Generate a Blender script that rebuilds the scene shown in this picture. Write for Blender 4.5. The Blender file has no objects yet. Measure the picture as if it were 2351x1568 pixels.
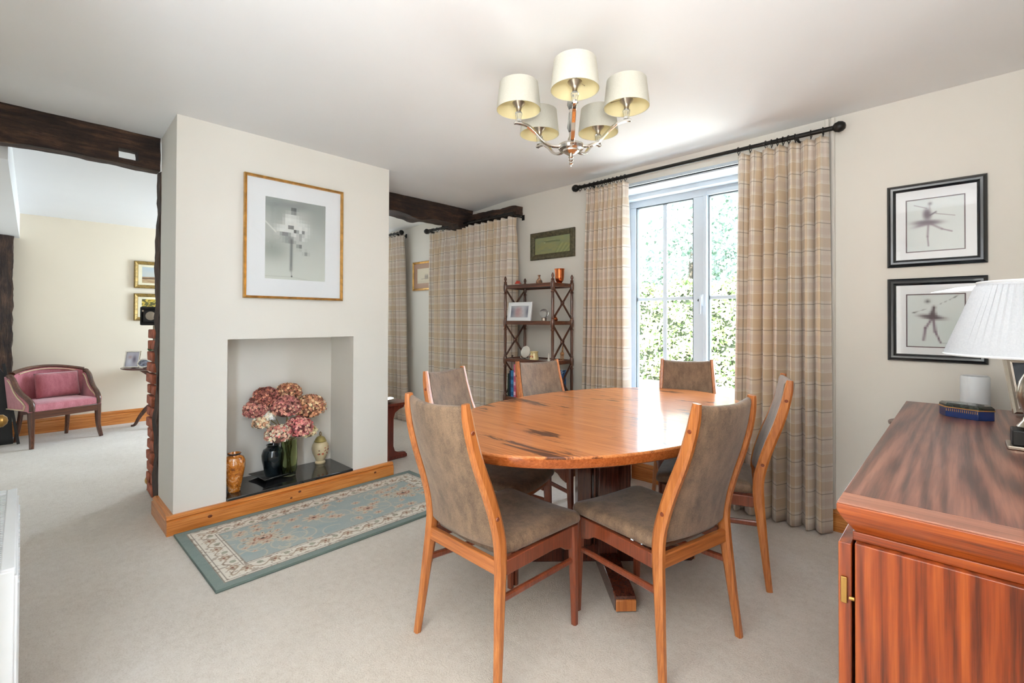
import bpy, bmesh, math, random
import numpy as np
from mathutils import Vector, Matrix, Euler
PI = math.pi
random.seed(7); rng = np.random.default_rng(7)
SC = bpy.context.scene
COL = SC.collection

# ------------------------------------------------------------ camera, world, lights, exposure
cam_d = bpy.data.cameras.new('camera'); cam = bpy.data.objects.new('camera', cam_d); COL.objects.link(cam)
F_PX, CY, YAW, PITCH, ROLL = 1077.59, 724.47, math.radians(43.7425), math.radians(0.525), math.radians(0.2177)
fw = Vector((-math.sin(YAW)*math.cos(PITCH), math.cos(YAW)*math.cos(PITCH), math.sin(PITCH)))
rt = Vector((math.cos(YAW), math.sin(YAW), 0)); up = rt.cross(fw)
r2 = math.cos(ROLL)*rt + math.sin(ROLL)*up; u2 = -math.sin(ROLL)*rt + math.cos(ROLL)*up
M = Matrix((r2, u2, -fw)).transposed().to_4x4(); M.translation = Vector((0, 0, 1.22))
cam.matrix_world = M
cam_d.sensor_width = 36.0; cam_d.sensor_fit = 'HORIZONTAL'; cam_d.lens = F_PX*36.0/2351
cam_d.shift_y = (CY-784)/2351; cam_d.clip_start = 0.02; cam_d.clip_end = 200
SC.camera = cam

SC.view_settings.view_transform = 'Standard'; SC.view_settings.look = 'None'
SC.view_settings.exposure = 0.5; SC.view_settings.gamma = 1.0; SC.view_settings.use_curve_mapping = False
SC.cycles.max_bounces = 9; SC.cycles.diffuse_bounces = 5; SC.cycles.glossy_bounces = 4
SC.cycles.transparent_max_bounces = 12; SC.cycles.transmission_bounces = 6
SC.cycles.use_denoising = True; SC.cycles.sample_clamp_indirect = 6.0
SC.cycles.caustics_reflective = False; SC.cycles.caustics_refractive = False

W = bpy.data.worlds.new('world'); SC.world = W; W.use_nodes = True
wn = W.node_tree.nodes; wn.clear()
wo = wn.new('ShaderNodeOutputWorld'); wb = wn.new('ShaderNodeBackground')
wb.inputs[0].default_value = (0.74, 0.87, 1.0, 1); wb.inputs[1].default_value = 14.0
W.node_tree.links.new(wb.outputs[0], wo.inputs[0])

def sun(name, rot, e, col, ang):
    l = bpy.data.lights.new(name, 'SUN'); l.energy = e; l.color = col; l.angle = ang
    o = bpy.data.objects.new(name, l); COL.objects.link(o); o.rotation_euler = rot; return o
def area(name, loc, target, sx, sy, e, col):
    l = bpy.data.lights.new(name, 'AREA'); l.shape = 'RECTANGLE'; l.size = sx; l.size_y = sy; l.energy = e; l.color = col
    o = bpy.data.objects.new(name, l); COL.objects.link(o); o.location = loc
    o.rotation_euler = (Vector(target)-Vector(loc)).to_track_quat('-Z', 'Y').to_euler(); return o
sun('sun', Euler((math.radians(48), 0, math.radians(-25))), 17.0, (1.0, 0.96, 0.88), math.radians(0.6))
# unseen area lamps: one in an assumed hall doorway, one for an assumed window
area('added_doorway_fill', (-0.86, -0.22, 1.05), (-0.86, 3, 1.05), 0.74, 1.9, 6, (0.88, 0.94, 1.0))  # fill lamp added behind the camera to brighten the room
area('assumed_lounge_window_lamp', (-5.95, 3.42, 1.3), (-5.95, 0, 1.0), 0.9, 1.5, 62, (0.66, 0.82, 1.0))  # added lamp standing in for the assumed lounge window's bluish light
# unseen fill lamp, added to brighten the room off the ceiling beside the camera
area('bounce_fill', (0.08, 0.10, 1.55), (0.0, 0.22, 2.4), 0.45, 0.45, 36, (0.90, 0.94, 1.0))

# ------------------------------------------------------------ colour and material helpers
def lin(c):
    return c/12.92 if c <= 0.04045 else ((c+0.055)/1.055)**2.4
def rgb(r, g, b):
    return (lin(r/255), lin(g/255), lin(b/255), 1)
class N:
    def __init__(s, m):
        s.m = m; s.t = m.node_tree; s.n = s.t.nodes
    def add(s, typ, ins=None, **kw):
        n = s.n.new(typ)
        for k, v in kw.items(): setattr(n, k, v)
        for k, v in (ins or {}).items():
            if isinstance(v, bpy.types.NodeSocket): s.t.links.new(v, n.inputs[k])
            else: n.inputs[k].default_value = v
        return n
    def math(s, op, a, b=0.0, c=0.0):
        n = s.n.new('ShaderNodeMath'); n.operation = op
        for i, v in enumerate((a, b, c)):
            if isinstance(v, bpy.types.NodeSocket): s.t.links.new(v, n.inputs[i])
            else: n.inputs[i].default_value = v
        return n.outputs[0]
    def mix(s, f, a, b, typ='MIX'):
        n = s.n.new('ShaderNodeMix'); n.data_type = 'RGBA'; n.blend_type = typ
        for k, v in ((0, f), (6, a), (7, b)):
            if isinstance(v, bpy.types.NodeSocket): s.t.links.new(v, n.inputs[k])
            else: n.inputs[k].default_value = v
        return n.outputs[2]
    def ramp(s, f, stops):
        n = s.n.new('ShaderNodeValToRGB'); cr = n.color_ramp
        while len(cr.elements) < len(stops): cr.elements.new(0.5)
        for e, (p, c) in zip(cr.elements, stops): e.position = p; e.color = c
        s.t.links.new(f, n.inputs[0]); return n.outputs[0]
    def coords(s, kind='Object', scale=(1, 1, 1), rot=(0, 0, 0), loc=(0, 0, 0)):
        tc = s.n.new('ShaderNodeTexCoord'); mp = s.n.new('ShaderNodeMapping')
        mp.inputs['Scale'].default_value = scale; mp.inputs['Rotation'].default_value = rot; mp.inputs['Location'].default_value = loc
        s.t.links.new(tc.outputs[kind], mp.inputs[0]); return mp.outputs[0]
    def noise(s, vec, scale, detail=4, rough=0.5, dist=0.0):
        return s.add('ShaderNodeTexNoise', {'Vector': vec, 'Scale': scale, 'Detail': detail, 'Roughness': rough, 'Distortion': dist}).outputs[0]
    def bump(s, h, strength=0.2, dist=0.01):
        return s.add('ShaderNodeBump', {'Height': h, 'Strength': strength, 'Distance': dist}).outputs[0]
def newmat(name):
    m = bpy.data.materials.new(name); m.use_nodes = True; return m, N(m), m.node_tree.nodes['Principled BSDF']
def setp(nt, p, **kw):
    for k, v in kw.items():
        k = {'color': 'Base Color', 'rough': 'Roughness', 'metal': 'Metallic', 'normal': 'Normal', 'coat': 'Coat Weight', 'coatr': 'Coat Roughness',
             'trans': 'Transmission Weight', 'ior': 'IOR', 'sheen': 'Sheen Weight', 'spec': 'Specular IOR Level', 'alpha': 'Alpha', 'sss': 'Subsurface Weight'}[k]
        if isinstance(v, bpy.types.NodeSocket): nt.t.links.new(v, p.inputs[k])
        else: p.inputs[k].default_value = v
def plain(name, c, rough=0.5, metal=0.0, var=0.06, scale=8.0, bump=0.0, bscale=60, **kw):
    m, nt, p = newmat(name); v = nt.coords()
    n = nt.noise(v, scale, 3)
    d = tuple(x*(1-var*2) for x in c[:3])+(1,); l = tuple(min(1, x*(1+var*2)) for x in c[:3])+(1,)
    setp(nt, p, color=nt.ramp(n, [(0.3, d), (0.7, l)]), rough=rough, metal=metal, **kw)
    if bump: setp(nt, p, normal=nt.bump(nt.noise(v, bscale, 3), bump, 0.005))
    return m
def wood(name, c_dark, c_mid, c_light, axis='Z', freq=14.0, rough=0.3, coat=0.3, cath=True, streak=None, sc=1.0, center=(0, 0, 0), contrast=1.0, sthr=0.58, coatr=0.12):
    """grain runs along `axis`: thin streaks, wandering bands and, with cath, the pointed flame figure of flat-sawn boards"""
    m, nt, p = newmat(name)
    def st(k): return {'X': (k*sc, sc, sc), 'Y': (sc, k*sc, sc), 'Z': (sc, sc, k*sc)}[axis]
    thin = nt.noise(nt.coords('Object', st(0.03)), 170.0, 3, 0.6, 0.15)
    mid_ = nt.noise(nt.coords('Object', st(0.07)), 26.0, 4, 0.6, 0.8)
    if cath:
        k = 0.055; stt = st(k); v = nt.coords('Object', stt, loc=tuple(-c*q for c, q in zip(center, stt)))
        w_ = nt.noise(v, 2.2, 3, 0.5); d = nt.add('ShaderNodeVectorMath', {0: v}, operation='LENGTH').outputs[1]
        rings = nt.math('SINE', nt.math('MULTIPLY', nt.math('ADD', d, nt.math('MULTIPLY', w_, 0.55)), freq*14.0))
        rings = nt.math('ADD', nt.math('MULTIPLY', rings, 0.5), 0.5)
        f = nt.math('ADD', nt.math('MULTIPLY', rings, 0.20), nt.math('ADD', nt.math('MULTIPLY', thin, 0.46), nt.math('MULTIPLY', mid_, 0.34)))
    else:
        f = nt.math('ADD', nt.math('MULTIPLY', thin, 0.6), nt.math('MULTIPLY', mid_, 0.4))
    h = 0.14/contrast
    colr = nt.ramp(f, [(0.5-h, c_dark), (0.5, c_mid), (0.5+h, c_light)])
    if streak:
        sn = nt.noise(nt.coords('Object', st(0.22)), 10.0, 7, 0.66, 1.2); g = nt.noise(nt.coords('Object', st(0.6)), 4.0, 2, 0.5)
        mk = nt.math('ADD', nt.math('MULTIPLY', sn, 0.6), nt.math('MULTIPLY', g, 0.4))
        colr = nt.mix(nt.ramp(mk, [(sthr, (0, 0, 0, 1)), (sthr+0.045, (0.92, 0.92, 0.92, 1))]), colr, streak)
    setp(nt, p, color=colr, rough=rough, coat=coat, coatr=coatr)
    if coat > 0.55: setp(nt, p, spec=0.05)
    if coat < 0.45: setp(nt, p, normal=nt.bump(thin, 0.02, 0.001))
    return m
def fabric(name, c1, c2, scale=220, rough=0.9, sheen=0.3, mottled=0.5):
    m, nt, p = newmat(name); v = nt.coords()
    a = nt.noise(v, scale, 2, 0.6); b = nt.noise(nt.coords('Object', (1, 1, 0.35)), 22, 4, 0.7)
    f = nt.math('ADD', nt.math('MULTIPLY', a, 1-mottled), nt.math('MULTIPLY', b, mottled))
    setp(nt, p, color=nt.ramp(f, [(0.38, c1), (0.62, c2)]), rough=rough, sheen=sheen, normal=nt.bump(a, 0.35, 0.002))
    return m
def vcol(name, rough=0.5, bump=0.0, **kw):
    m, nt, p = newmat(name)
    c = nt.add('ShaderNodeAttribute', attribute_name='Col').outputs[0]
    setp(nt, p, color=c, rough=rough, **kw)
    if bump: setp(nt, p, normal=nt.bump(nt.noise(nt.coords(), 400, 2), bump, 0.002))
    return m
def pane_mat(name, tint=(1, 1, 1, 1), rough=0.0, ior=1.5):
    m = bpy.data.materials.new(name); m.use_nodes = True; nt = N(m); nt.n.clear()
    o = nt.add('ShaderNodeOutputMaterial'); tr = nt.add('ShaderNodeBsdfTransparent', {0: tint}); gl = nt.add('ShaderNodeBsdfGlossy', {'Roughness': rough})
    lw = nt.add('ShaderNodeLayerWeight', {0: 0.5}).outputs['Facing']; fr = nt.math('ADD', 0.022, nt.math('MULTIPLY', nt.math('POWER', lw, 5.0), 0.8)); mx = nt.add('ShaderNodeMixShader', {0: fr, 1: tr.outputs[0], 2: gl.outputs[0]})
    nt.t.links.new(mx.outputs[0], o.inputs[0]); return m

# ------------------------------------------------------------ mesh helpers
class MB:
    def __init__(s): s.v = []; s.f = []; s.uv = {}; s.col = None
    def quadbox(s, P):
        b = len(s.v); s.v += [tuple(p) for p in P]
        s.f += [tuple(b+i for i in q) for q in ((0, 3, 2, 1), (4, 5, 6, 7), (0, 1, 5, 4), (1, 2, 6, 5), (2, 3, 7, 6), (3, 0, 4, 7))]; return s
    def box(s, x0, x1, y0, y1, z0, z1):
        return s.quadbox([(x0, y0, z0), (x1, y0, z0), (x1, y1, z0), (x0, y1, z0), (x0, y0, z1), (x1, y0, z1), (x1, y1, z1), (x0, y1, z1)])
    def cbox(s, c, size, rot=None):
        h = [a/2 for a in size]; R = Euler(rot).to_matrix() if rot else Matrix.Identity(3); c = Vector(c)
        P = [c+R@Vector((sx*h[0], sy*h[1], sz*h[2])) for sz in (-1, 1) for sx, sy in ((-1, -1), (1, -1), (1, 1), (-1, 1))]
        return s.quadbox(P)
    def sweep(s, path, sizes, side=(1, 0, 0), n=4, closed=False, round_=False):
        """rectangular (n=4) or elliptical section along path; sizes = (w along side, d across)"""
        path = [Vector(p) for p in path]; side = Vector(side); rings = []
        L = len(path)
        for i, p in enumerate(path):
            if closed: t = path[(i+1) % L]-path[i-1]
            else: t = path[min(i+1, L-1)]-path[max(i-1, 0)]
            t.normalize(); a = (side-side.dot(t)*t)
            if a.length < 1e-6: a = t.orthogonal()
            a.normalize(); b = t.cross(a)
            w, d = sizes[i] if isinstance(sizes, list) else sizes
            if n == 4: ring = [p+a*w/2*sx+b*d/2*sy for sx, sy in ((-1, -1), (1, -1), (1, 1), (-1, 1))]
            elif n == 8:
                k = 0.55
                ring = [p+a*w/2*sx+b*d/2*sy for sx, sy in ((-1, -k), (-k, -1), (k, -1), (1, -k), (1, k), (k, 1), (-k, 1), (-1, k))]
            else: ring = [p+a*w/2*math.cos(2*PI*j/n)+b*d/2*math.sin(2*PI*j/n) for j in range(n)]
            rings.append(ring)
        base = len(s.v)
        for r in rings: s.v += [tuple(q) for q in r]
        m = len(rings[0]); rr = L if closed else L-1
        for i in range(rr):
            for j in range(m):
                a0 = base+i*m+j; a1 = base+i*m+(j+1) % m; b0 = base+((i+1) % L)*m+j; b1 = base+((i+1) % L)*m+(j+1) % m
                s.f.append((a0, a1, b1, b0))
        if not closed:
            s.f.append(tuple(base+j for j in reversed(range(m)))); s.f.append(tuple(base+(L-1)*m+j for j in range(m)))
        return s
    def tube(s, path, r, n=10, closed=False, side=(0.3, 0.5, 0.81)):
        if isinstance(r, list): sz = [(2*a, 2*a) for a in r]
        else: sz = (2*r, 2*r)
        return s.sweep(path, sz, side, n if n != 8 else 9, closed)
    def lathe(s, prof, c=(0, 0, 0), n=24, axis='Z', sq=1.0):
        base = len(s.v); m = 0; idx = []
        for r, z in prof:
            if r < 1e-6:
                s.v.append(s._ax(c, 0, 0, z, axis)); idx.append([len(s.v)-1]*n)
            else:
                st = len(s.v)
                for j in range(n):
                    a = 2*PI*j/n; s.v.append(s._ax(c, r*math.cos(a), r*math.sin(a)*sq, z, axis))
                idx.append(list(range(st, st+n)))
        for i in range(len(prof)-1):
            for j in range(n):
                q = [idx[i][j], idx[i][(j+1) % n], idx[i+1][(j+1) % n], idx[i+1][j]]
                u = []
                for k in q:
                    if k not in u: u.append(k)
                if len(u) > 2: s.f.append(tuple(u))
        return s
    def _ax(s, c, x, y, z, axis):
        if axis == 'Z': p = (x, y, z)
        elif axis == 'X': p = (z, x, y)
        else: p = (y, z, x)
        return (c[0]+p[0], c[1]+p[1], c[2]+p[2])
    def ball(s, c, r, n=14, m=8, sx=1, sy=1, sz=1):
        pr = [(max(0, r*math.sin(PI*i/m)) if 0 < i < m else 0, -r*math.cos(PI*i/m)*sz) for i in range(m+1)]
        return s.lathe(pr, c, n)
    def prism(s, poly, y0, y1, plane='XZ'):
        """extrude a polygon drawn in plane between y0 and y1 of the third axis"""
        b = len(s.v); k = len(poly)
        for d in (y0, y1):
            for a, c in poly:
                s.v.append({'XZ': (a, d, c), 'YZ': (d, a, c), 'XY': (a, c, d)}[plane])
        s.f.append(tuple(range(b, b+k))); s.f.append(tuple(reversed(range(b+k, b+2*k))))
        for i in range(k):
            j = (i+1) % k; s.f.append((b+i, b+k+i, b+k+j, b+j))
        return s
    def grid(s, nu, nv, fn):
        b = len(s.v)
        for j in range(nv+1):
            for i in range(nu+1): s.v.append(tuple(fn(i/nu, j/nv)))
        for j in range(nv):
            for i in range(nu):
                a = b+j*(nu+1)+i; s.f.append((a, a+1, a+nu+2, a+nu+1))
        return s
    def xf(s, M_):
        s.v = [tuple(M_@Vector(p)) for p in s.v]; return s
    def build(s, name, mat, parent=None, bevel=0.0, smooth=True, seg=2, angle=35, sub=0, loc=None, rot=None, solid=0.0):
        me = bpy.data.meshes.new(name); me.from_pydata(s.v, [], s.f)
        bm = bmesh.new(); bm.from_mesh(me); bmesh.ops.recalc_face_normals(bm, faces=bm.faces); bm.to_mesh(me); bm.free()
        return finish(me, name, mat, parent, bevel, smooth, seg, angle, sub, loc, rot, solid)
def finish(me, name, mat, parent=None, bevel=0.0, smooth=True, seg=2, angle=35, sub=0, loc=None, rot=None, solid=0.0):
    if mat: me.materials.append(mat)
    if smooth:
        me.polygons.foreach_set('use_smooth', [True]*len(me.polygons)); me.set_sharp_from_angle(angle=math.radians(angle))
    o = bpy.data.objects.new(name, me); COL.objects.link(o)
    if parent: o.parent = parent
    if loc: o.location = loc
    if rot: o.rotation_euler = rot
    if solid:
        md = o.modifiers.new('solid', 'SOLIDIFY'); md.thickness = solid; md.offset = 0
    if sub:
        md = o.modifiers.new('sub', 'SUBSURF'); md.levels = sub; md.render_levels = sub
    if bevel:
        md = o.modifiers.new('bevel', 'BEVEL'); md.width = bevel; md.segments = seg; md.limit_method = 'ANGLE'; md.angle_limit = math.radians(40)
    return o
def rootobj(name, label, cat, loc=(0, 0, 0), rz=0.0, group=None, rot=None):
    o = bpy.data.objects.new(name, None); COL.objects.link(o); o.location = loc; o.rotation_euler = rot or (0, 0, rz)
    o.empty_display_size = 0.1; tag(o, label, cat, group); return o
def tag(o, label, cat, group=None):
    o['label'] = label; o['category'] = cat
    if group: o['group'] = group
    return o
def struct(o): o['kind'] = 'structure'; return o
def stuff(o): o['kind'] = 'stuff'; return o
def lab(o, l): o['label'] = l; return o
def copy_tree(o, parent=None):
    c = o.copy(); COL.objects.link(c)
    if parent: c.parent = parent
    for ch in list(CH.get(o.name, [])): copy_tree(ch, c)
    return c
CH = {}
def index_children(o):
    L = [x for x in COL.objects if x.parent == o]; CH[o.name] = L
    for x in L: index_children(x)
def boxo(name, mat, a, parent=None, bevel=0.0, **kw):
    return MB().box(*a).build(name, mat, parent, bevel, **kw)

def painted(name, w, h, nx, ny, fn, mat, parent, loc=(0, 0, 0), rot=None, flat='XZ'):
    """a flat painted sheet w x h, centre bottom at loc; fn(U,V)->rgb arrays (sRGB 0..1), U,V in 0..1"""
    U, V = np.meshgrid(np.linspace(0, 1, nx+1), np.linspace(0, 1, ny+1))
    if flat == 'XZ': co = np.stack([(U-0.5)*w, 0*U, V*h], -1)
    else: co = np.stack([(U-0.5)*w, (V-0.5)*h, 0*U], -1)
    me = bpy.data.meshes.new(name); nvt = (nx+1)*(ny+1)
    i = np.arange(nx)[None, :]+np.arange(ny)[:, None]*(nx+1)
    q = np.stack([i, i+1, i+nx+2, i+nx+1], -1).reshape(-1, 4)
    me.from_pydata(co.reshape(-1, 3).tolist(), [], q.tolist())
    c = np.clip(fn(U, V), 0, 1).reshape(-1, 3)
    c = np.where(c <= 0.04045, c/12.92, ((c+0.055)/1.055)**2.4)
    at = me.color_attributes.new('Col', 'FLOAT_COLOR', 'POINT')
    at.data.foreach_set('color', np.concatenate([c, np.ones((nvt, 1))], 1).astype(np.float32).ravel())
    return finish(me, name, mat, parent, loc=loc, rot=rot, smooth=False)
def C(r, g, b): return np.array([r, g, b])/255.0
def blob(U, V, x, y, rx, ry, k=2.0, th=0.0):
    c, s = math.cos(th), math.sin(th); dx, dy = (U-x), (V-y)
    a = (dx*c+dy*s)/rx; b = (-dx*s+dy*c)/ry
    return np.exp(-(a*a+b*b)**(k/2))
def seg(U, V, x0, y0, x1, y1, w):
    dx, dy = x1-x0, y1-y0; t = np.clip(((U-x0)*dx+(V-y0)*dy)/(dx*dx+dy*dy+1e-9), 0, 1)
    d = np.hypot(U-x0-t*dx, V-y0-t*dy); return np.exp(-(d/w)**2*1.2)
def lay(img, m, col): m = np.clip(m, 0, 1)[..., None]; return img*(1-m)+np.array(col)*m
def vnoise(U, V, s, seed=0):
    r = np.random.default_rng(seed); n = 64; G = r.random((n, n))
    x = (U*s) % (n-1); y = (V*s) % (n-1); xi = x.astype(int); yi = y.astype(int); fx = x-xi; fy = y-yi
    fx = fx*fx*(3-2*fx); fy = fy*fy*(3-2*fy); a = G[yi, xi]; b = G[yi, (xi+1) % n]; c = G[(yi+1) % n, xi]; d = G[(yi+1) % n, (xi+1) % n]
    return (a*(1-fx)+b*fx)*(1-fy)+(c*(1-fx)+d*fx)*fy

# ------------------------------------------------------------ materials
def wallpaint(name, c, s=2.2):
    m, nt, p = newmat(name); v = nt.coords()
    n = nt.noise(v, s, 3); setp(nt, p, color=nt.ramp(n, [(0.2, tuple(x*0.97 for x in c[:3])+(1,)), (0.8, c)]), rough=0.85, spec=0.25,
                                normal=nt.bump(nt.noise(v, 180, 3), 0.06, 0.003)); return m
M_wall = wallpaint('cream_wall_paint', rgb(230, 225, 216))
M_wall2 = wallpaint('warm_cream_wall_paint', rgb(238, 225, 204))
M_ceil = wallpaint('white_ceiling_paint', rgb(238, 238, 238))
M_white = plain('white_gloss_paint', rgb(238, 241, 243), 0.3, var=0.01)
def carpet():
    m, nt, p = newmat('beige_carpet'); v = nt.coords()
    a = nt.noise(v, 160, 4, 0.8); b = nt.noise(v, 2.5, 4, 0.6); c = nt.noise(v, 30, 3, 0.7)
    f = nt.math('ADD', nt.math('MULTIPLY', a, 0.55), nt.math('ADD', nt.math('MULTIPLY', b, 0.2), nt.math('MULTIPLY', c, 0.25)))
    setp(nt, p, color=nt.ramp(f, [(0.36, rgb(206, 193, 178)), (0.5, rgb(228, 218, 206)), (0.64, rgb(240, 232, 222))]), rough=0.97, spec=0.1, sheen=0.2,
         normal=nt.bump(a, 0.9, 0.006)); return m
M_carpet = carpet()
M_pine = wood('varnished_pine', rgb(176, 98, 38), rgb(206, 128, 60), rgb(224, 154, 84), 'Y', 3, 0.32, 0.3, cath=False)
M_pineX = wood('varnished_pine_cross', rgb(176, 98, 38), rgb(206, 128, 60), rgb(224, 154, 84), 'X', 3, 0.32, 0.3, cath=False)
M_knot = plain('dark_pine_knot', rgb(96, 44, 20), 0.4, var=0.2, scale=120)
def timber(name, axis):
    m, nt, p = newmat(name)
    st = {'Y': (1, 0.12, 1), 'X': (0.12, 1, 1), 'Z': (1, 1, 0.12)}[axis]; v = nt.coords('Object', st)
    a = nt.noise(v, 38, 6, 0.75, 0.5); b = nt.noise(nt.coords(), 5, 4, 0.6)
    f = nt.math('ADD', nt.math('MULTIPLY', a, 0.65), nt.math('MULTIPLY', b, 0.35))
    setp(nt, p, color=nt.ramp(f, [(0.34, rgb(20, 15, 12)), (0.50, rgb(62, 44, 34)), (0.60, rgb(92, 66, 50)), (0.70, rgb(138, 112, 88))]), rough=0.75,
         normal=nt.bump(a, 1.0, 0.02)); return m
M_timY = timber('old_dark_oak', 'Y'); M_timX = timber('old_dark_oak_cross', 'X'); M_timZ = timber('old_dark_oak_upright', 'Z')
M_chair = wood('orange_teak_frame', rgb(148, 82, 38), rgb(180, 108, 54), rgb(202, 132, 72), 'Z', 3, 0.33, 0.35, cath=False, contrast=0.8)
M_chairH = wood('orange_teak_rail', rgb(144, 78, 36), rgb(176, 104, 52), rgb(198, 126, 68), 'X', 3, 0.33, 0.35, cath=False, contrast=0.8)
M_chairD = wood('shaded_reddish_teak', rgb(98, 46, 28), rgb(124, 60, 36), rgb(146, 76, 48), 'Z', 3, 0.33, 0.35, cath=False, contrast=0.8)  # redder teak, darkened further: part of the tone is shade put in
M_velour = fabric('brown_grey_velour', rgb(92, 71, 54), rgb(138, 112, 88), 300, 0.7, 0.22, 0.6)
M_ttop = wood('rosewood_table_top', rgb(158, 88, 46), rgb(198, 122, 68), rgb(218, 146, 90), 'X', 3, 0.3, 0.75, cath=False, streak=rgb(78, 42, 28), contrast=0.66, sthr=0.546)
M_tedge = wood('rosewood_table_edge', rgb(124, 62, 28), rgb(160, 84, 40), rgb(184, 106, 54), 'X', 3, 0.2, 0.6, cath=False, contrast=0.8)
M_tbase = wood('dark_rosewood_base', rgb(50, 24, 18), rgb(80, 40, 29), rgb(104, 56, 40), 'Z', 3, 0.25, 0.5, cath=False)
M_sbTop = wood('rosewood_sideboard_top', rgb(72, 42, 36), rgb(116, 70, 56), rgb(146, 96, 78), 'Y', 14, 0.36, 0.35, coatr=0.29, center=(0.06, 0.35, 0.84), contrast=0.95)
M_sbEdge = wood('rosewood_sideboard_edge', rgb(92, 36, 10), rgb(140, 60, 18), rgb(170, 84, 30), 'X', 3, 0.3, 0.4, cath=False, streak=rgb(78, 34, 16), sthr=0.57, coatr=0.28)
M_sbPanel = wood('rosewood_end_panel', rgb(80, 28, 8), rgb(136, 56, 15), rgb(168, 82, 27), 'Z', 13, 0.32, 0.35, center=(0.02, -0.848, 0.05), contrast=0.8, coatr=0.28)
M_brass = plain('aged_brass', rgb(178, 140, 80), 0.3, 1.0)
M_mahog = wood('dark_mahogany', rgb(52, 28, 20), rgb(86, 50, 34), rgb(116, 72, 50), 'Z', 3, 0.28, 0.4, cath=False)
M_mahogX = wood('dark_mahogany_rail', rgb(58, 30, 20), rgb(92, 52, 34), rgb(120, 72, 48), 'X', 3, 0.28, 0.4, cath=False)
M_burg = wood('burgundy_mahogany', rgb(74, 24, 16), rgb(112, 42, 28), rgb(138, 60, 40), 'Z', 3, 0.3, 0.4, cath=False)
M_iron = plain('black_iron', rgb(38, 36, 34), 0.4, 0.6)
M_chrome = plain('polished_nickel', rgb(214, 208, 200), 0.12, 1.0)
M_nick = plain('brushed_nickel', rgb(176, 164, 150), 0.3, 1.0)
def shade_mat(name, c, c2, tr=0.35):
    m, nt, p = newmat(name); v = nt.coords('Object', (1, 1, 1))
    n = nt.noise(v, 220, 3)
    setp(nt, p, color=nt.ramp(n, [(0.3, c), (0.7, c2)]), rough=0.9, normal=nt.bump(n, 0.2, 0.001))
    t = nt.add('ShaderNodeBsdfTranslucent', {0: c}); out = [x for x in nt.n if x.type == 'OUTPUT_MATERIAL'][0]
    mx = nt.add('ShaderNodeMixShader', {0: tr, 1: p.outputs[0], 2: t.outputs[0]}); nt.t.links.new(mx.outputs[0], out.inputs[0]); return m
M_shade = shade_mat('ivory_linen_shade', rgb(226, 222, 208), rgb(238, 235, 224))
M_shadein = plain('cream_shade_lining', rgb(240, 226, 178), 0.7, var=0.01)
M_pleat = shade_mat('white_pleated_silk', rgb(206, 210, 216), rgb(218, 221, 226), 0.15)
M_crystal, _nt, _p = newmat('clear_crystal'); setp(_nt, _p, color=(0.96, 0.98, 0.98, 1), rough=0.03, trans=0.85, ior=1.5)
M_pane = pane_mat('window_glass'); M_pglass = pane_mat('picture_glass', ior=1.45)
M_gold = plain('gold_leaf_frame', rgb(206, 160, 92), 0.3, 0.75, var=0.12, scale=30)
M_gold2 = plain('antique_gold_frame', rgb(150, 122, 66), 0.5, 0.45, var=0.2, scale=40)
M_blk = plain('black_blue_lacquer', rgb(20, 26, 32), 0.22, 0.1, var=0.1, coat=0.6)
M_mount = plain('white_mount_card', rgb(236, 238, 240), 0.8, var=0.005)
M_mountp = plain('mauve_mount_card', rgb(176, 140, 118), 0.8, var=0.02)
M_mline = plain('plum_mount_line', rgb(92, 72, 76), 0.8)
M_green = plain('mossy_green_frame', rgb(84, 78, 56), 0.55, 0.1, var=0.25, scale=50, bump=0.5)
M_paint = vcol('painted_print', 0.75)
M_glaze = vcol('painted_glaze', 0.2, coat=0.5)
M_slate = plain('polished_black_slate', rgb(34, 34, 36), 0.12, var=0.2, scale=20, coat=0.4)
M_pink = fabric('pink_upholstery', rgb(176, 96, 106), rgb(208, 132, 142), 260, 0.85, 0.5, 0.5)
M_pinkd = fabric('rose_cushion_fabric', rgb(158, 82, 90), rgb(190, 112, 122), 200, 0.85, 0.5, 0.6)
M_braid = plain('cream_braid', rgb(224, 204, 168), 0.8)
M_brick = plain('red_brick', rgb(164, 92, 68), 0.9, var=0.25, scale=18, bump=0.8, bscale=60)
M_mortar = plain('pale_lime_mortar', rgb(196, 180, 158), 0.95, var=0.1, bump=0.6, bscale=80)
M_beige = fabric('beige_armchair_fabric', rgb(170, 156, 132), rgb(196, 184, 160), 240, 0.9, 0.3)
M_black = plain('matt_black', rgb(22, 21, 20), 0.5, var=0.1)
M_plast = plain('white_plastic', rgb(236, 240, 243), 0.35, var=0.01)
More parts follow.
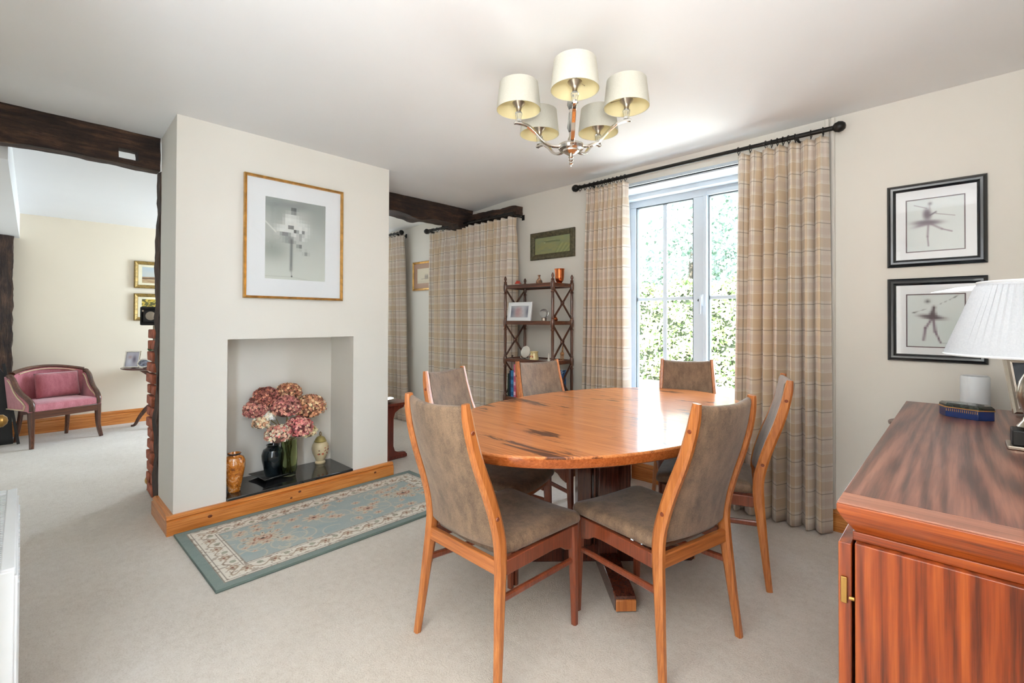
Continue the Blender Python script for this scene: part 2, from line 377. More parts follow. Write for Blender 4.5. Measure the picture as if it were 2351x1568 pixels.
def tartan():
    m, nt, p = newmat('check_curtain_fabric')
    uv = nt.add('ShaderNodeTexCoord').outputs['UV']; sp = nt.add('ShaderNodeSeparateXYZ', {0: uv})
    P = 0.155
    def band(x, c, w, soft):   # 1 inside band
        fr = nt.math('FRACT', nt.math('DIVIDE', nt.math('ADD', x, 10.0), P))
        d = nt.math('ABSOLUTE', nt.math('SUBTRACT', fr, c)); d = nt.math('MINIMUM', d, nt.math('SUBTRACT', 1.0, d))
        return nt.add('ShaderNodeMapRange', {0: d, 1: w+soft, 2: w-soft, 3: 0.0, 4: 1.0}).outputs[0]
    x, y = sp.outputs[0], sp.outputs[1]
    base = rgb(240, 230, 217)
    c = nt.mix(nt.math('MULTIPLY', band(x, 0.30, 0.17, 0.01), 0.55), base, rgb(214, 186, 146))
    c = nt.mix(nt.math('MULTIPLY', band(y, 0.30, 0.17, 0.01), 0.45), c, rgb(214, 186, 146))
    c = nt.mix(nt.math('MULTIPLY', band(x, 0.72, 0.12, 0.01), 0.35), c, rgb(214, 192, 178))
    c = nt.mix(nt.math('MULTIPLY', band(y, 0.72, 0.12, 0.01), 0.35), c, rgb(214, 192, 178))
    for a in (x, y):
        c = nt.mix(nt.math('MULTIPLY', band(a, 0.50, 0.011, 0.004), 0.55), c, rgb(244, 236, 224))
        c = nt.mix(nt.math('MULTIPLY', band(a, 0.02, 0.015, 0.007), 0.6), c, rgb(124, 104, 86))
    n = nt.noise(nt.add('ShaderNodeMapping', {0: uv, 3: (1, 1, 1)}).outputs[0], 420, 2)
    c = nt.mix(0.12, c, nt.ramp(n, [(0.3, (0.2, 0.2, 0.2, 1)), (0.7, (1, 1, 1, 1))]), 'MULTIPLY')
    setp(nt, p, color=c, rough=0.92, sheen=0.2, normal=nt.bump(n, 0.15, 0.001))
    t = nt.add('ShaderNodeBsdfTranslucent', {0: c}); out = [q for q in nt.n if q.type == 'OUTPUT_MATERIAL'][0]
    mx = nt.add('ShaderNodeMixShader', {0: 0.18, 1: p.outputs[0], 2: t.outputs[0]}); nt.t.links.new(mx.outputs[0], out.inputs[0])
    return m
M_check = tartan()

# ============================================================ THE SETTING
def loft(mb, rings, cap=True):
    b = len(mb.v); m = len(rings[0])
    for r in rings: mb.v += [tuple(p) for p in r]
    for i in range(len(rings)-1):
        for j in range(m):
            k = (j+1) % m; mb.f.append((b+i*m+j, b+i*m+k, b+(i+1)*m+k, b+(i+1)*m+j))
    if cap:
        mb.f.append(tuple(b+j for j in reversed(range(m)))); mb.f.append(tuple(b+(len(rings)-1)*m+j for j in range(m)))
    return mb
WY = 3.30
struct(boxo('floor', M_carpet, (-7.3, 0.6, -0.8, 3.75, -0.12, 0.0)))
def zc(x): return 2.393+0.010*(x+3.24)
b = MB(); b.prism([(0.5, zc(0.5)), (-3.24, 2.393), (-3.68, 2.362), (-3.85, 2.372), (-7.3, 2.300), (-7.3, 2.5), (0.5, 2.6)], -0.8, 3.75)
struct(b.build('ceiling', M_ceil, smooth=False))
# window wall with two openings
b = MB(); H = 2.5
W1 = (-2.075, -0.85, 0.45, 2.262); W3 = (-6.45, -5.45, 0.5, 2.1)
b.box(-7.2, W3[0], WY, 3.75, 0, H); b.box(W3[0], W3[1], WY, 3.75, 0, W3[2]); b.box(W3[0], W3[1], WY, 3.75, W3[3], H)
b.box(W3[1], W1[0], WY, 3.75, 0, H); b.box(W1[0], W1[1], WY, 3.75, 0, W1[2]); b.box(W1[0], W1[1], WY, 3.75, W1[3], H); b.box(W1[1], 0.6, WY, 3.75, 0, H)
struct(b.build('wall_back', M_wall, smooth=False))
struct(boxo('wall_left', M_wall2, (-7.25, -7.05, -0.8, WY, 0, H), smooth=False))
struct(boxo('wall_right', M_wall, (0.40, 0.6, -0.26, WY, 0, H), smooth=False))
b = MB(); b.box(-3.66, -1.25, -0.26, -0.14, 0, H); b.box(-1.25, -0.47, -0.26, -0.14, 2.02, H); b.box(-0.47, 0.40, -0.26, -0.14, 0, H)  # gap is the assumed hall doorway, opened for the added fill lamp
b.box(-3.78, -3.66, -0.62, -0.14, 0, H); b.box(-7.05, -3.78, -0.62, -0.50, 0, H)
struct(b.build('wall_front', M_wall, smooth=False))
b = MB(); b.quadbox([(-7.05, -0.5, 2.048), (-3.875, -0.5, 2.112), (-3.875, -0.062, 2.112), (-7.05, -0.022, 2.048), (-7.05, -0.5, 2.45), (-3.875, -0.5, 2.45), (-3.875, -0.062, 2.45), (-7.05, -0.022, 2.45)]); struct(b.build('wall_bulkhead', M_ceil, smooth=False))
# doorway casing round the assumed hall doorway (it mirrors in the picture glass)
b = MB()
for x0, x1, z0, z1 in ((-1.34, -1.25, 0, 2.11), (-0.47, -0.38, 0, 2.11), (-1.34, -0.38, 2.02, 2.11)):
    b.box(x0, x1, -0.14, -0.118, z0, z1); b.box(x0+0.02, x1-0.02, -0.118, -0.105, z0, z1-0.02)
struct(b.build('trim_1', M_white, bevel=0.004))
# unseen wall assumed behind the doorway, closing a recess for the added fill lamp
b = MB(); b.box(-1.5, -0.2, -0.75, -0.65, 0, 2.3); struct(b.build('wall_assumed_hall', M_wall, smooth=False))
# chimney breast with its niche
CX = -3.24
b = MB()
b.box(-3.66, CX, 0.605, 0.872, 0, H); b.box(-3.66, CX, 1.695, 1.985, 0, H); b.box(-3.66, CX, 0.872, 1.695, 1.094, H)
b.box(-3.66, -3.60, 0.872, 1.695, 0.0, 1.094); b.box(-3.60, CX, 0.872, 1.695, 0.0, 0.075)
b.box(-3.86, -3.66, 0.725, 1.985, 0, H)
struct(b.build('wall_chimney', M_wall, smooth=False))
# brick jamb of the lounge side of the stack: mortar core and single bricks
core = struct(boxo('wall_brick', M_mortar, (-4.125, -3.862, 0.642, 1.95, 0, 1.17), smooth=False))
bricks = [MB().cbox((0, 0, 0), (0.205, 0.10, 0.062)), MB().cbox((0, 0, 0), (0.10, 0.10, 0.062))]
bo = [q.build('brick', M_brick, core, bevel=0.006) for q in bricks]
meshes = [o.data for o in bo]; used = [False, False]
for row in range(15):
    z = 0.042+row*0.0765; x = -4.145
    k = 0
    while x < -3.92:
        t = 1 if row % 2 else 0; L = (0.205, 0.10)[t]
        if x+L > -3.865: t = 1; L = 0.10
        if x+L > -3.862: break
        o = bo[t] if not used[t] else bo[t].copy()
        if used[t]: COL.objects.link(o); o.parent = core
        used[t] = True
        o.location = (x+L/2, 0.672-random.uniform(0, 0.014), z); o.rotation_euler = (random.uniform(-.03, .03), random.uniform(-.02, .02), random.uniform(-.03, .03))
        x += L+0.012; k += 1
# black slate hearth slab
sl = boxo('hearth_slab', M_slate, (-3.598, CX+0.012, 0.874, 1.693, 0.077, 0.124), bevel=0.004)
tag(sl, 'polished black slate hearth slab on the floor of the chimney niche', 'hearth')

# skirting boards: moulded pine
def skirt_poly(h, t): return [(0, 0), (t, 0), (t, h*0.72), (t*0.62, h*0.78), (t*0.85, h*0.84), (t*0.80, h*0.93), (t*0.45, h), (0, h)]
def skirting(name, p0, p1, h, t, inward, mat):
    d = Vector((p1[0]-p0[0], p1[1]-p0[1], 0)); L = d.length; d.normalize(); nrm = Vector((inward[0], inward[1], 0))
    mb = MB(); rings = [[Vector((p0[0], p0[1], 0))+d*s+nrm*a+Vector((0, 0, z)) for a, z in skirt_poly(h, t)] for s in (0, L)]
    loft(mb, rings); return struct(mb.build(name, mat, smooth=False))
s1 = skirting('baseboard_chimney', (CX, 0.57), (CX, 2.02), 0.107, 0.034, (1, 0), M_pine)
skirting('baseboard_chimney_left', (-3.66, 0.605), (CX, 0.605), 0.107, 0.034, (0, -1), M_pineX)
skirting('baseboard_chimney_right', (-3.86, 1.985), (CX, 1.985), 0.107, 0.034, (0, 1), M_pineX)
for y, z, r in ((0.78, 0.055, 0.013), (1.30, 0.064, 0.011), (1.245, 0.036, 0.009), (1.86, 0.062, 0.011)):
    k = MB().ball((0, 0, 0), r, 12, 6, sz=0.7).xf(Matrix.Diagonal((0.18, 1, 1, 1))); k.build('knot', M_knot, s1, loc=(CX+0.0335, y, z))
skirting('baseboard_left', (-7.05, -0.5), (-7.05, 3.3), 0.155, 0.025, (1, 0), M_pine)
skirting('baseboard_back', (-7.05, WY), (0.4, WY), 0.125, 0.025, (0, -1), M_pineX)
skirting('baseboard_right', (0.4, -0.14), (0.4, WY), 0.125, 0.025, (-1, 0), M_pine)

# old timbers
from mathutils import noise as mn
def rough(name, boxes, mat, step=0.035, amp=0.012, sag=None, parent=None):
    bm = bmesh.new()
    for x0, x1, y0, y1, z0, z1 in boxes:
        dims = (x1-x0, y1-y0, z1-z0); n = [max(1, round(d/step)) for d in dims]; o = Vector((x0, y0, z0))
        for ax in range(3):
            a, c = [i for i in range(3) if i != ax]
            for side in (0, 1):
                vs = {}
                for i in range(n[a]+1):
                    for j in range(n[c]+1):
                        p = o.copy(); p[a] += dims[a]*i/n[a]; p[c] += dims[c]*j/n[c]; p[ax] += dims[ax]*side
                        vs[i, j] = bm.verts.new(p)
                for i in range(n[a]):
                    for j in range(n[c]): bm.faces.new((vs[i, j], vs[i+1, j], vs[i+1, j+1], vs[i, j+1]))
    bmesh.ops.remove_doubles(bm, verts=bm.verts, dist=0.0005)
    # drop inner faces shared by touching boxes
    seen = {}
    for f in bm.faces: seen.setdefault(tuple(round(q, 4) for q in f.calc_center_median()), []).append(f)
    dead = [f for L in seen.values() if len(L) > 1 for f in L]
    if dead: bmesh.ops.delete(bm, geom=dead, context='FACES')
    for v in bm.verts:
        d = mn.noise_vector(v.co*7.0)*amp+mn.noise_vector(v.co*23.0)*amp*0.45
        v.co += d
        if sag: v.co.z += sag(v.co)
    bmesh.ops.recalc_face_normals(bm, faces=bm.faces)
    me = bpy.data.meshes.new(name); bm.to_mesh(me); bm.free()
    return finish(me, name, mat, parent, angle=50)
y0, y1 = 0.395, 0.487; z0, z1 = 2.188, 2.246
o = rough('ceiling_beam', [(-3.765, -3.67, -0.15, y0, 2.152, 2.375), (-3.765, -3.67, y1, 0.60, 2.152, 2.375),
      (-3.765, -3.67, y0, y1, 2.152, z0), (-3.765, -3.67, y0, y1, z1, 2.375)], M_timY, amp=0.008, sag=lambda c: -0.012*(1 if c.z < 2.26 else 0)*math.sin(min(1, max(0, (c.y+.15)/.75))*PI)*-1)
tag(o, 'dark old oak beam with a slot cut through it, left of the chimney breast', 'beam')
o = rough('ceiling_beam', [(-3.90, -3.70, 1.99, 3.08, 2.20, 2.385), (-3.88, -3.70, 3.08, 3.27, 2.16, 2.385)], M_timY, amp=0.014,
          sag=lambda c: (-0.03*math.exp(-((c.y-2.62)/0.12)**2) if c.z < 2.3 else -0.02*max(0, (c.y-2.4))))
tag(o, 'dark old oak beam with a wavy edge, between chimney and curtained window', 'beam')
o = rough('oak_lintel', [(-4.13, -3.02, 3.20, WY+0.01, 2.215, 2.30)], M_timX, amp=0.010)
tag(o, 'short blackened oak lintel above the drawn check curtain', 'lintel')
o = rough('timber_post', [(-3.80, -3.662, 0.602, 0.70, 0.0, 2.15)], M_timZ, amp=0.014)
tag(o, 'thin dark oak post against the back edge of the chimney breast', 'post')
o = rough('timber_post', [(-7.03, -6.90, -0.30, -0.065, 0.0, 2.045)], M_timZ, amp=0.014)
tag(o, 'thick blackened oak post behind the pink settee, under the bulkhead', 'post')

M_frame = plain('backlit_white_window_paint', rgb(206, 215, 224), 0.35, var=0.01)  # white greyed and cooled: the frame's backlit shade is put into the colour
# ------------------------------------------------------------ window 1
FY = 3.60
w = bpy.data.objects.new('window_1', None); COL.objects.link(w); struct(w)
b = MB(); x0, x1, zb, zt = W1[0], W1[1], W1[2], W1[3]
b.box(x0, x1, FY-0.02, FY+0.05, 2.168, zt); b.box(x0, x1, FY-0.02, FY+0.05, zb, 0.56)
b.box(x0, -1.981, FY-0.02, FY+0.05, 0.56, 2.168); b.box(-1.493, -1.379, FY-0.02, FY+0.05, 0.56, 2.168); b.box(-0.93, x1, FY-0.02, FY+0.05, 0.56, 2.168)
b.box(x0, -2.035, FY-0.045, FY-0.02, zb, zt); b.box(x0, x1, FY-0.045, FY-0.02, 2.222, zt); b.box(-1.41, -1.385, FY-0.04, FY-0.02, 0.56, 2.168); b.box(-1.385, -0.9, FY-0.035, FY-0.02, 2.168, 2.20)
b.build('window_frame', M_frame, w, bevel=0.004)
dk = plain('dark_gasket', rgb(70, 78, 84), 0.6)
for gx0, gx1 in ((-1.981, -1.493), (-1.379, -0.93)):
    g = MB(); t = 0.007
    g.box(gx0, gx0+t, FY-0.012, FY+0.02, 0.56, 2.168); g.box(gx1-t, gx1, FY-0.012, FY+0.02, 0.56, 2.168); g.box(gx0, gx1, FY-0.012, FY+0.02, 2.160, 2.168)
    g.build('gasket', dk, w)
    mx = -1.732 if gx0 < -1.5 else -1.155
    boxo('muntin', M_frame, (mx-0.017, mx+0.017, FY-0.002, FY+0.007, 0.56, 2.166), w, bevel=0.003)
    for a, c in ((gx0, mx-0.017), (mx+0.017, gx1)):
        boxo('muntin', M_frame, (a, c, FY-0.001, FY+0.007, 1.382, 1.408), w, bevel=0.003)
        for za, zb2 in ((0.56, 1.382), (1.408, 2.162)):
            boxo('pane', M_pane, (a, c, FY+0.008, FY+0.012, za, zb2), w, smooth=False)
h = MB().box(-1.425, -1.405, FY-0.052, FY-0.04, 1.33, 1.42).sweep([(-1.415, FY-0.075, 1.40), (-1.415, FY-0.085, 1.36), (-1.418, FY-0.08, 1.27)], [(0.014, 0.012), (0.018, 0.012), (0.014, 0.010)])
h.box(-1.42, -1.41, FY-0.075, FY-0.045, 1.385, 1.40)
lab(h.build('window_handle', M_frame, w, bevel=0.003), 'white casement handle')
MB().ball((-1.447, FY-0.022, 1.375), 0.011).build('lock_button', M_black, w)
# white lining of the deep reveal, moulded head, sill board
b = MB(); b.box(x0, x0+0.012, WY-0.004, FY-0.045, zb, zt-0.012); b.box(x1-0.012, x1, WY-0.004, FY-0.045, zb, zt-0.012); b.box(x0, x1, WY-0.004, FY-0.045, zt-0.012, zt)
b.box(x0+0.012, x1-0.012, FY-0.12, FY-0.045, zt-0.045, zt-0.012)
b.build('reveal_lining', M_frame, w, bevel=0.002)
b = MB()
for i, (za, zb2, t) in enumerate(((2.262, 2.292, 0.010), (2.262, 2.284, 0.018), (2.262, 2.276, 0.026), (2.262, 2.268, 0.034))):
    b.box(x0-0.04, x1+0.04, WY-t, WY, za, zb2)
b.build('head_moulding', M_frame, w, bevel=0.002)
boxo('window_sill', M_frame, (x0, x1, WY-0.03, FY-0.045, zb-0.01, zb+0.02), w, bevel=0.006)
# assumed lounge window (only its light is seen, supplied by an area lamp)
w3 = bpy.data.objects.new('window_2_assumed', None); COL.objects.link(w3); struct(w3)
b = MB(); b.box(W3[0], W3[1], 3.56, 3.62, 2.02, W3[3]); b.box(W3[0], W3[1], 3.56, 3.62, W3[2], W3[2]+0.08)
for a in (W3[0], -5.98, W3[1]-0.06): b.box(a, a+0.06, 3.56, 3.62, W3[2]+0.08, 2.02)
b.build('window_frame', M_frame, w3, bevel=0.004)
for a, c in ((W3[0]+0.06, -5.98), (-5.92, W3[1]-0.06)): boxo('pane', M_pane, (a, c, 3.588, 3.592, W3[2]+0.08, 2.02), w3, smooth=False)
# cream conduit running down the wall at the right curtain
b = MB(); b.box(-0.580, -0.560, WY-0.018, WY, 0.125, zc(-.56)-0.004); b.box(-0.550, -0.532, WY-0.022, WY, 0.125, zc(-.54)-0.004)
struct(b.build('trim_2', M_wall, bevel=0.003))
# far-left door with a brass knob, flush in the front wall
d = bpy.data.objects.new('door_1', None); COL.objects.link(d); struct(d)
boxo('door_leaf', M_white, (-3.40, -2.62, -0.139, -0.12, 0.01, 1.98), d, bevel=0.003)
k = MB().lathe([(0, 0), (0.026, 0), (0.026, 0.006), (0.010, 0.010), (0.009, 0.030), (0.018, 0.040), (0.027, 0.055), (0.026, 0.070), (0.014, 0.082), (0, 0.085)], n=20)
k.xf(Matrix.Rotation(-PI/2, 4, 'X'))
k.build('door_knob', M_brass, d, loc=(-2.93, -0.12, 0.785))

# ------------------------------------------------------------ outdoors
M_patio = plain('pale_sandstone_patio', rgb(214, 208, 196), 0.9, var=0.04, scale=3)
M_lawn = plain('mown_lawn', rgb(96, 120, 60), 0.95, var=0.15, scale=30, bump=0.8)
struct(boxo('patio', M_patio, (-14, 6, 3.75, 12.2, -0.5, -0.26), smooth=False))
struct(boxo('lawn', M_lawn, (-45, 25, 12.2, 60, -0.6, -0.30), smooth=False))
M_leaf = vcol('leaf_green', 0.45)
M_bark = plain('grey_bark', rgb(92, 82, 70), 0.9, var=0.2, scale=20, bump=0.8)
def leaves(name, pts, nrm, size, cols, parent, jitter=0.9):
    n = len(pts); nr = nrm+rng.normal(0, jitter, (n, 3)); nr /= np.linalg.norm(nr, axis=1)[:, None]
    t = np.cross(nr, rng.normal(0, 1, (n, 3))); t /= np.linalg.norm(t, axis=1)[:, None]; bt = np.cross(nr, t)
    s = size*rng.uniform(0.6, 1.25, (n, 1))
    q = np.stack([pts-t*s, pts+bt*s*0.55-t*s*0.1, pts+t*s, pts-bt*s*0.55-t*s*0.1], 1)
    me = bpy.data.meshes.new(name); me.from_pydata(q.reshape(-1, 3).tolist(), [], np.arange(4*n).reshape(-1, 4).tolist())
    c = np.array(cols)[rng.integers(0, len(cols), n)]*rng.uniform(0.75, 1.25, (n, 1)); c = np.clip(c, 0, 1)**2.2
    c4 = np.repeat(np.concatenate([c, np.ones((n, 1))], 1), 4, 0)
    at = me.color_attributes.new('Col', 'FLOAT_COLOR', 'POINT'); at.data.foreach_set('color', c4.astype(np.float32).ravel())
    return stuff(finish(me, name, M_leaf, parent, smooth=False))
GR = [(0.50, 0.58, 0.36), (0.64, 0.68, 0.50), (0.34, 0.45, 0.24), (0.74, 0.75, 0.64), (0.72, 0.71, 0.58)]
hd = rootobj('hedge', 'tall clipped green hedge beyond the patio outside the window', 'hedge', (-5.0, 11.2, -0.26))
n = 42000; L, D, Hh = 13.0, 0.9, 2.30
u = rng.uniform(-L/2, L/2, n); top = rng.random(n) < 0.25
pt = np.stack([u, np.where(top, rng.uniform(-D/2, D/2, n), -D/2+rng.uniform(0, 0.10, n)), np.where(top, Hh, rng.uniform(0.0, Hh, n))], 1)
bumpv = 0.10*np.sin(pt[:, 0]*5+3*np.sin(pt[:, 2]*4))+0.06*rng.normal(0, 1, n); pt[:, 1] -= np.where(top, 0, bumpv); pt[:, 2] += np.where(top, bumpv*0.8, 0)
nm = np.where(top[:, None], np.array([[0, 0, 1.]]), np.array([[0, -1., 0.2]]))
leaves('foliage', pt, nm, 0.055, GR, hd)
boxo('hedge_core', plain('dark_twigs', rgb(44, 52, 32), 0.95), (-L/2, L/2, -D/2+0.12, D/2, 0.0, Hh-0.1), hd)
def tree(x, y, h, r, label, cols, nl=7600):
    t = rootobj('tree', label, 'tree', (x, y, -0.28), group='trees behind the hedge')
    MB().tube([(0, 0, 0), (0.05, 0, h*0.3), (0, 0.1, h*0.6), (0.1, 0, h*0.9)], [0.22, 0.17, 0.12, 0.05], 10).build('trunk', M_bark, t)
    P = []; Nn = []
    for k in range(16):
        c = np.array([rng.uniform(-r, r)*0.75, rng.uniform(-r, r)*0.6, h*rng.uniform(0.25, 0.88)]); rr = r*rng.uniform(0.30, 0.55)
        d = rng.normal(0, 1, (nl//16, 3)); d /= np.linalg.norm(d, axis=1)[:, None]; P.append(c+d*rr*rng.uniform(0.8, 1.05, (nl//16, 1))); Nn.append(d)
    leaves('foliage', np.concatenate(P), np.concatenate(Nn), 0.095, cols, t, 0.6)
BG = [(0.52, 0.59, 0.54), (0.62, 0.67, 0.63), (0.70, 0.73, 0.70), (0.40, 0.50, 0.42)]
tree(-8.3, 17.0, 5.0, 2.2, 'loose grey-green tree seen through the left panes of the window', BG)
tree(-6.3, 15.0, 6.6, 2.6, 'full green tree seen just left of the window mullion', BG)
tree(-3.9, 16.0, 7.5, 2.6, 'tall grey-green tree seen through the right panes of the window', BG)

# ============================================================ DINING TABLE
T = rootobj('dining_table', 'large oval polished rosewood dining table on a crossed pedestal base', 'table', (-1.34, 2.15, 0))
A_, B_ = 0.625, 1.015
def half(s):
    pts = []
    for i in range(49):
        a = PI*i/48; pts.append((A_*math.cos(a), s*(0.0008+(B_-0.0008)*math.sin(a))))
    return pts
for s in (-1, 1):
    P = half(s); mb = MB()
    loft(mb, [[Vector((x*k, s*0.0008+(y-s*0.0008)*k if abs(y) > 0.01 else y, z)) for x, y in P] for k, z in ((0.994, 0.734), (1.0, 0.736), (1.0, 0.741), (0.996, 0.745))])
    lab(mb.build('tabletop_half', M_ttop, T, angle=30), 'near half of the tabletop, figured with dark streaks' if s < 0 else 'far half of the tabletop, mirroring the window')
mb = MB(); R = [(A_*math.cos(2*PI*i/96), B_*math.sin(2*PI*i/96)) for i in range(96)]
loft(mb, [[Vector((x*k, y*k, z)) for x, y in R] for k, z in ((0.955, 0.698), (0.975, 0.697), (0.990, 0.703), (1.0, 0.720), (1.0, 0.7355))])
mb.build('tabletop_edge', M_tedge, T, angle=30)
mb = MB(); mb.box(-0.42, 0.42, -0.05, 0.05, 0.655, 0.698); mb.box(-0.05, 0.05, -0.75, 0.75, 0.655, 0.698); mb.build('underframe', M_tbase, T, bevel=0.004)
PC = (0.0, -0.07)
mb = MB(); mb.box(PC[0]-0.055, PC[0]+0.055, PC[1]-0.055, PC[1]+0.055, 0.085, 0.66); mb.xf(Matrix.Translation((PC[0], PC[1], 0))@Matrix.Rotation(PI/4, 4, 'Z')@Matrix.Translation((-PC[0], -PC[1], 0)))
mb.build('column', M_tbase, T, bevel=0.006)
for k in range(4):
    a = PI/4+k*PI/2; mb = MB().box(0.062, 0.135, -0.05, 0.05, 0.08, 0.66)
    mb.xf(Matrix.Translation((PC[0], PC[1], 0))@Matrix.Rotation(a, 4, 'Z')); mb.build('column_slab', M_tbase, T, bevel=0.008)
for k in range(4):
    a = PI/4+k*PI/2; Lf = 0.46; mb = MB()
    prof = [(0.0, 0.0), (Lf-0.015, 0.0), (Lf, 0.012), (Lf, 0.045), (Lf-0.012, 0.062), (Lf-0.045, 0.072), (0.0, 0.092)]
    mb.prism(prof, -0.045, 0.045, 'XZ'); mb.xf(Matrix.Translation((PC[0], PC[1], 0))@Matrix.Rotation(a, 4, 'Z'))
    mb.build('foot', M_tbase, T, bevel=0.004)
    mb = MB().prism([(0.0, 0), (0.006, 0.002), (0.006, 0.046), (0, 0.05)], -0.042, 0.042, 'XZ'); mb.xf(Matrix.Translation((PC[0], PC[1], 0))@Matrix.Rotation(a, 4, 'Z')@Matrix.Translation((Lf-0.001, 0, 0.006)))
    lab(mb.build('foot_cap', M_chair, T, bevel=0.002), 'paler end grain of the foot')

# ============================================================ DINING CHAIRS
PX = [(0.226, -0.232, 0.0), (0.214, -0.215, 0.15), (0.203, -0.200, 0.30), (0.196, -0.190, 0.40), (0.190, -0.190, 0.48), (0.184, -0.207, 0.56), (0.179, -0.236, 0.65), (0.173, -0.270, 0.74), (0.169, -0.297, 0.83), (0.165, -0.312, 0.90), (0.163, -0.318, 0.948)]
PS = [(0.024, 0.026), (0.026, 0.032), (0.028, 0.040), (0.028, 0.046), (0.028, 0.046), (0.028, 0.044), (0.028, 0.044), (0.028, 0.042), (0.028, 0.040), (0.027, 0.036), (0.022, 0.026)]
def post_y(z):
    for i in range(len(PX)-1):
        if PX[i][2] <= z <= PX[i+1][2]:
            t = (z-PX[i][2])/(PX[i+1][2]-PX[i][2]); return PX[i][1]*(1-t)+PX[i+1][1]*t, PX[i][0]*(1-t)+PX[i+1][0]*t
    return PX[-1][1], PX[-1][0]
def smooth_path(pts, sz, n=3):
    P = [Vector(p) for p in pts]; out = []; so = []
    for i in range(len(P)-1):
        p0 = P[max(i-1, 0)]; p1 = P[i]; p2 = P[i+1]; p3 = P[min(i+2, len(P)-1)]
        for k in range(n):
            t = k/n; out.append(0.5*((2*p1)+(p2-p0)*t+(2*p0-5*p1+4*p2-p3)*t*t+(3*p1-p0-3*p2+p3)*t**3))
            so.append(tuple(a*(1-t)+b*t for a, b in zip(sz[i], sz[i+1])))
    out.append(P[-1]); so.append(sz[-1]); return out, so
def make_chair():
    t = rootobj('dining_chair', '', 'chair')
    for s in (-1, 1):
        pp, ss = smooth_path([(s*x, y, z) for x, y, z in PX], PS)
        post = MB().sweep(pp, ss, (1, 0, 0), 8).build('back_post', M_chair, t, angle=30)
        for z in (0.556, 0.855):
            y, x = post_y(z); MB().lathe([(0, 0.003), (0.006, 0.003), (0.008, 0), (0.008, -0.004)], (0, 0, 0), 12, 'X').xf(Matrix.Diagonal((s, 1, 1, 1))).build('peg', M_chairD, post, loc=(s*(x+0.0135), y, z))
        MB().sweep([(s*0.181, 0.240, 0.0), (s*0.180, 0.236, 0.2), (s*0.180, 0.226, 0.402)], [(0.024, 0.024), (0.030, 0.032), (0.034, 0.044)], (1, 0, 0), 8).build('front_leg', M_chairD, t, angle=30)
        a = Vector((s*0.194, -0.172, 0.38)); c = Vector((s*0.181, 0.215, 0.375))
        # side apron with a deepened, hollowed front end
        prof = [(-0.17, 0.358), (0.09, 0.352), (0.135, 0.345), (0.165, 0.325), (0.208, 0.312), (0.208, 0.402), (-0.17, 0.408)]
        mb = MB().prism(prof, -0.011, 0.011, 'YZ'); mb.v = [(x+s*(0.194-0.013*(y+0.17)/0.38), y, z) for x, y, z in mb.v]
        mb.build('side_apron', M_chairD, t, bevel=0.003)
        MB().sweep([(s*0.203, -0.195, 0.288), (s*0.180, 0.228, 0.262)], [(0.016, 0.024), (0.016, 0.020)], (1, 0, 0), 8).build('stretcher', M_chairD, t)
    MB().box(-0.186, 0.186, -0.203, -0.181, 0.362, 0.410).build('rear_rail', M_chairH, t, bevel=0.004)
    MB().box(-0.165, 0.165, 0.208, 0.228, 0.345, 0.400).build('front_rail', M_chairH, t, bevel=0.004)
    # seat pad: rounded trapezoid, domed
    out = []
    def arc(cx, cy, r, a0, a1, n): return [(cx+r*math.cos(a0+(a1-a0)*i/n), cy+r*math.sin(a0+(a1-a0)*i/n)) for i in range(n+1)]
    out += arc(0.165, 0.232, 0.040, 0, PI/2, 6) + [(0.08, 0.279), (0, 0.281), (-0.08, 0.279)] + arc(-0.165, 0.232, 0.040, PI/2, PI, 6)
    out += [(-0.196, 0.0), (-0.190, -0.12)] + arc(-0.165, -0.156, 0.014, PI, 1.5*PI, 3) + [(0, -0.170)] + arc(0.165, -0.156, 0.014, 1.5*PI, 2*PI, 3) + [(0.190, -0.12), (0.196, 0.0)]
    def ring(k, z, front_dip=0.0):
        return [Vector((x*k, 0.04+(y-0.04)*k, z-front_dip*max(0, (y-0.15)/0.13)*k+0.012*(abs(x)/0.2)**2*k)) for x, y in out]
    mb = loft(MB(), [ring(0.93, 0.400), ring(0.985, 0.404, 0.004), ring(1.0, 0.418, 0.010), ring(0.99, 0.434, 0.012), ring(0.95, 0.446, 0.012), ring(0.8, 0.454, 0.010), ring(0.55, 0.457), ring(0.25, 0.458)])
    mb.build('seat', M_velour, t, angle=60)
    # upholstered back: hollow across its width, follows the posts
    rings = []
    zs = [0.446, 0.453, 0.475]+[0.475+(0.925-0.475)*i/12 for i in range(1, 12)]+[0.925, 0.936, 0.941]
    for i, z in enumerate(zs):
        y, x = post_y(z); hw = x-0.012; th = 0.036*(0.25 if i in (0, len(zs)-1) else 0.75 if i in (1, len(zs)-2) else 1.0)
        dipz = -0.010
        r = []
        for k in range(13):
            u = -1+2*k/12; r.append(Vector((u*hw, y+0.006-0.024*(1-u*u)-th*0.5*(1-0.25*abs(u)**6)-0.0, z+dipz*(1-u*u)*(z-0.45)/0.5)))
        for k in range(13):
            u = 1-2*k/12; r.append(Vector((u*hw, y+0.006-0.024*(1-u*u)+th*0.5*(1-0.25*abs(u)**6), z+dipz*(1-u*u)*(z-0.45)/0.5)))
        rings.append(r)
    loft(MB(), rings).build('backrest', M_velour, t, angle=60)
    index_children(t); return t
chair = make_chair()
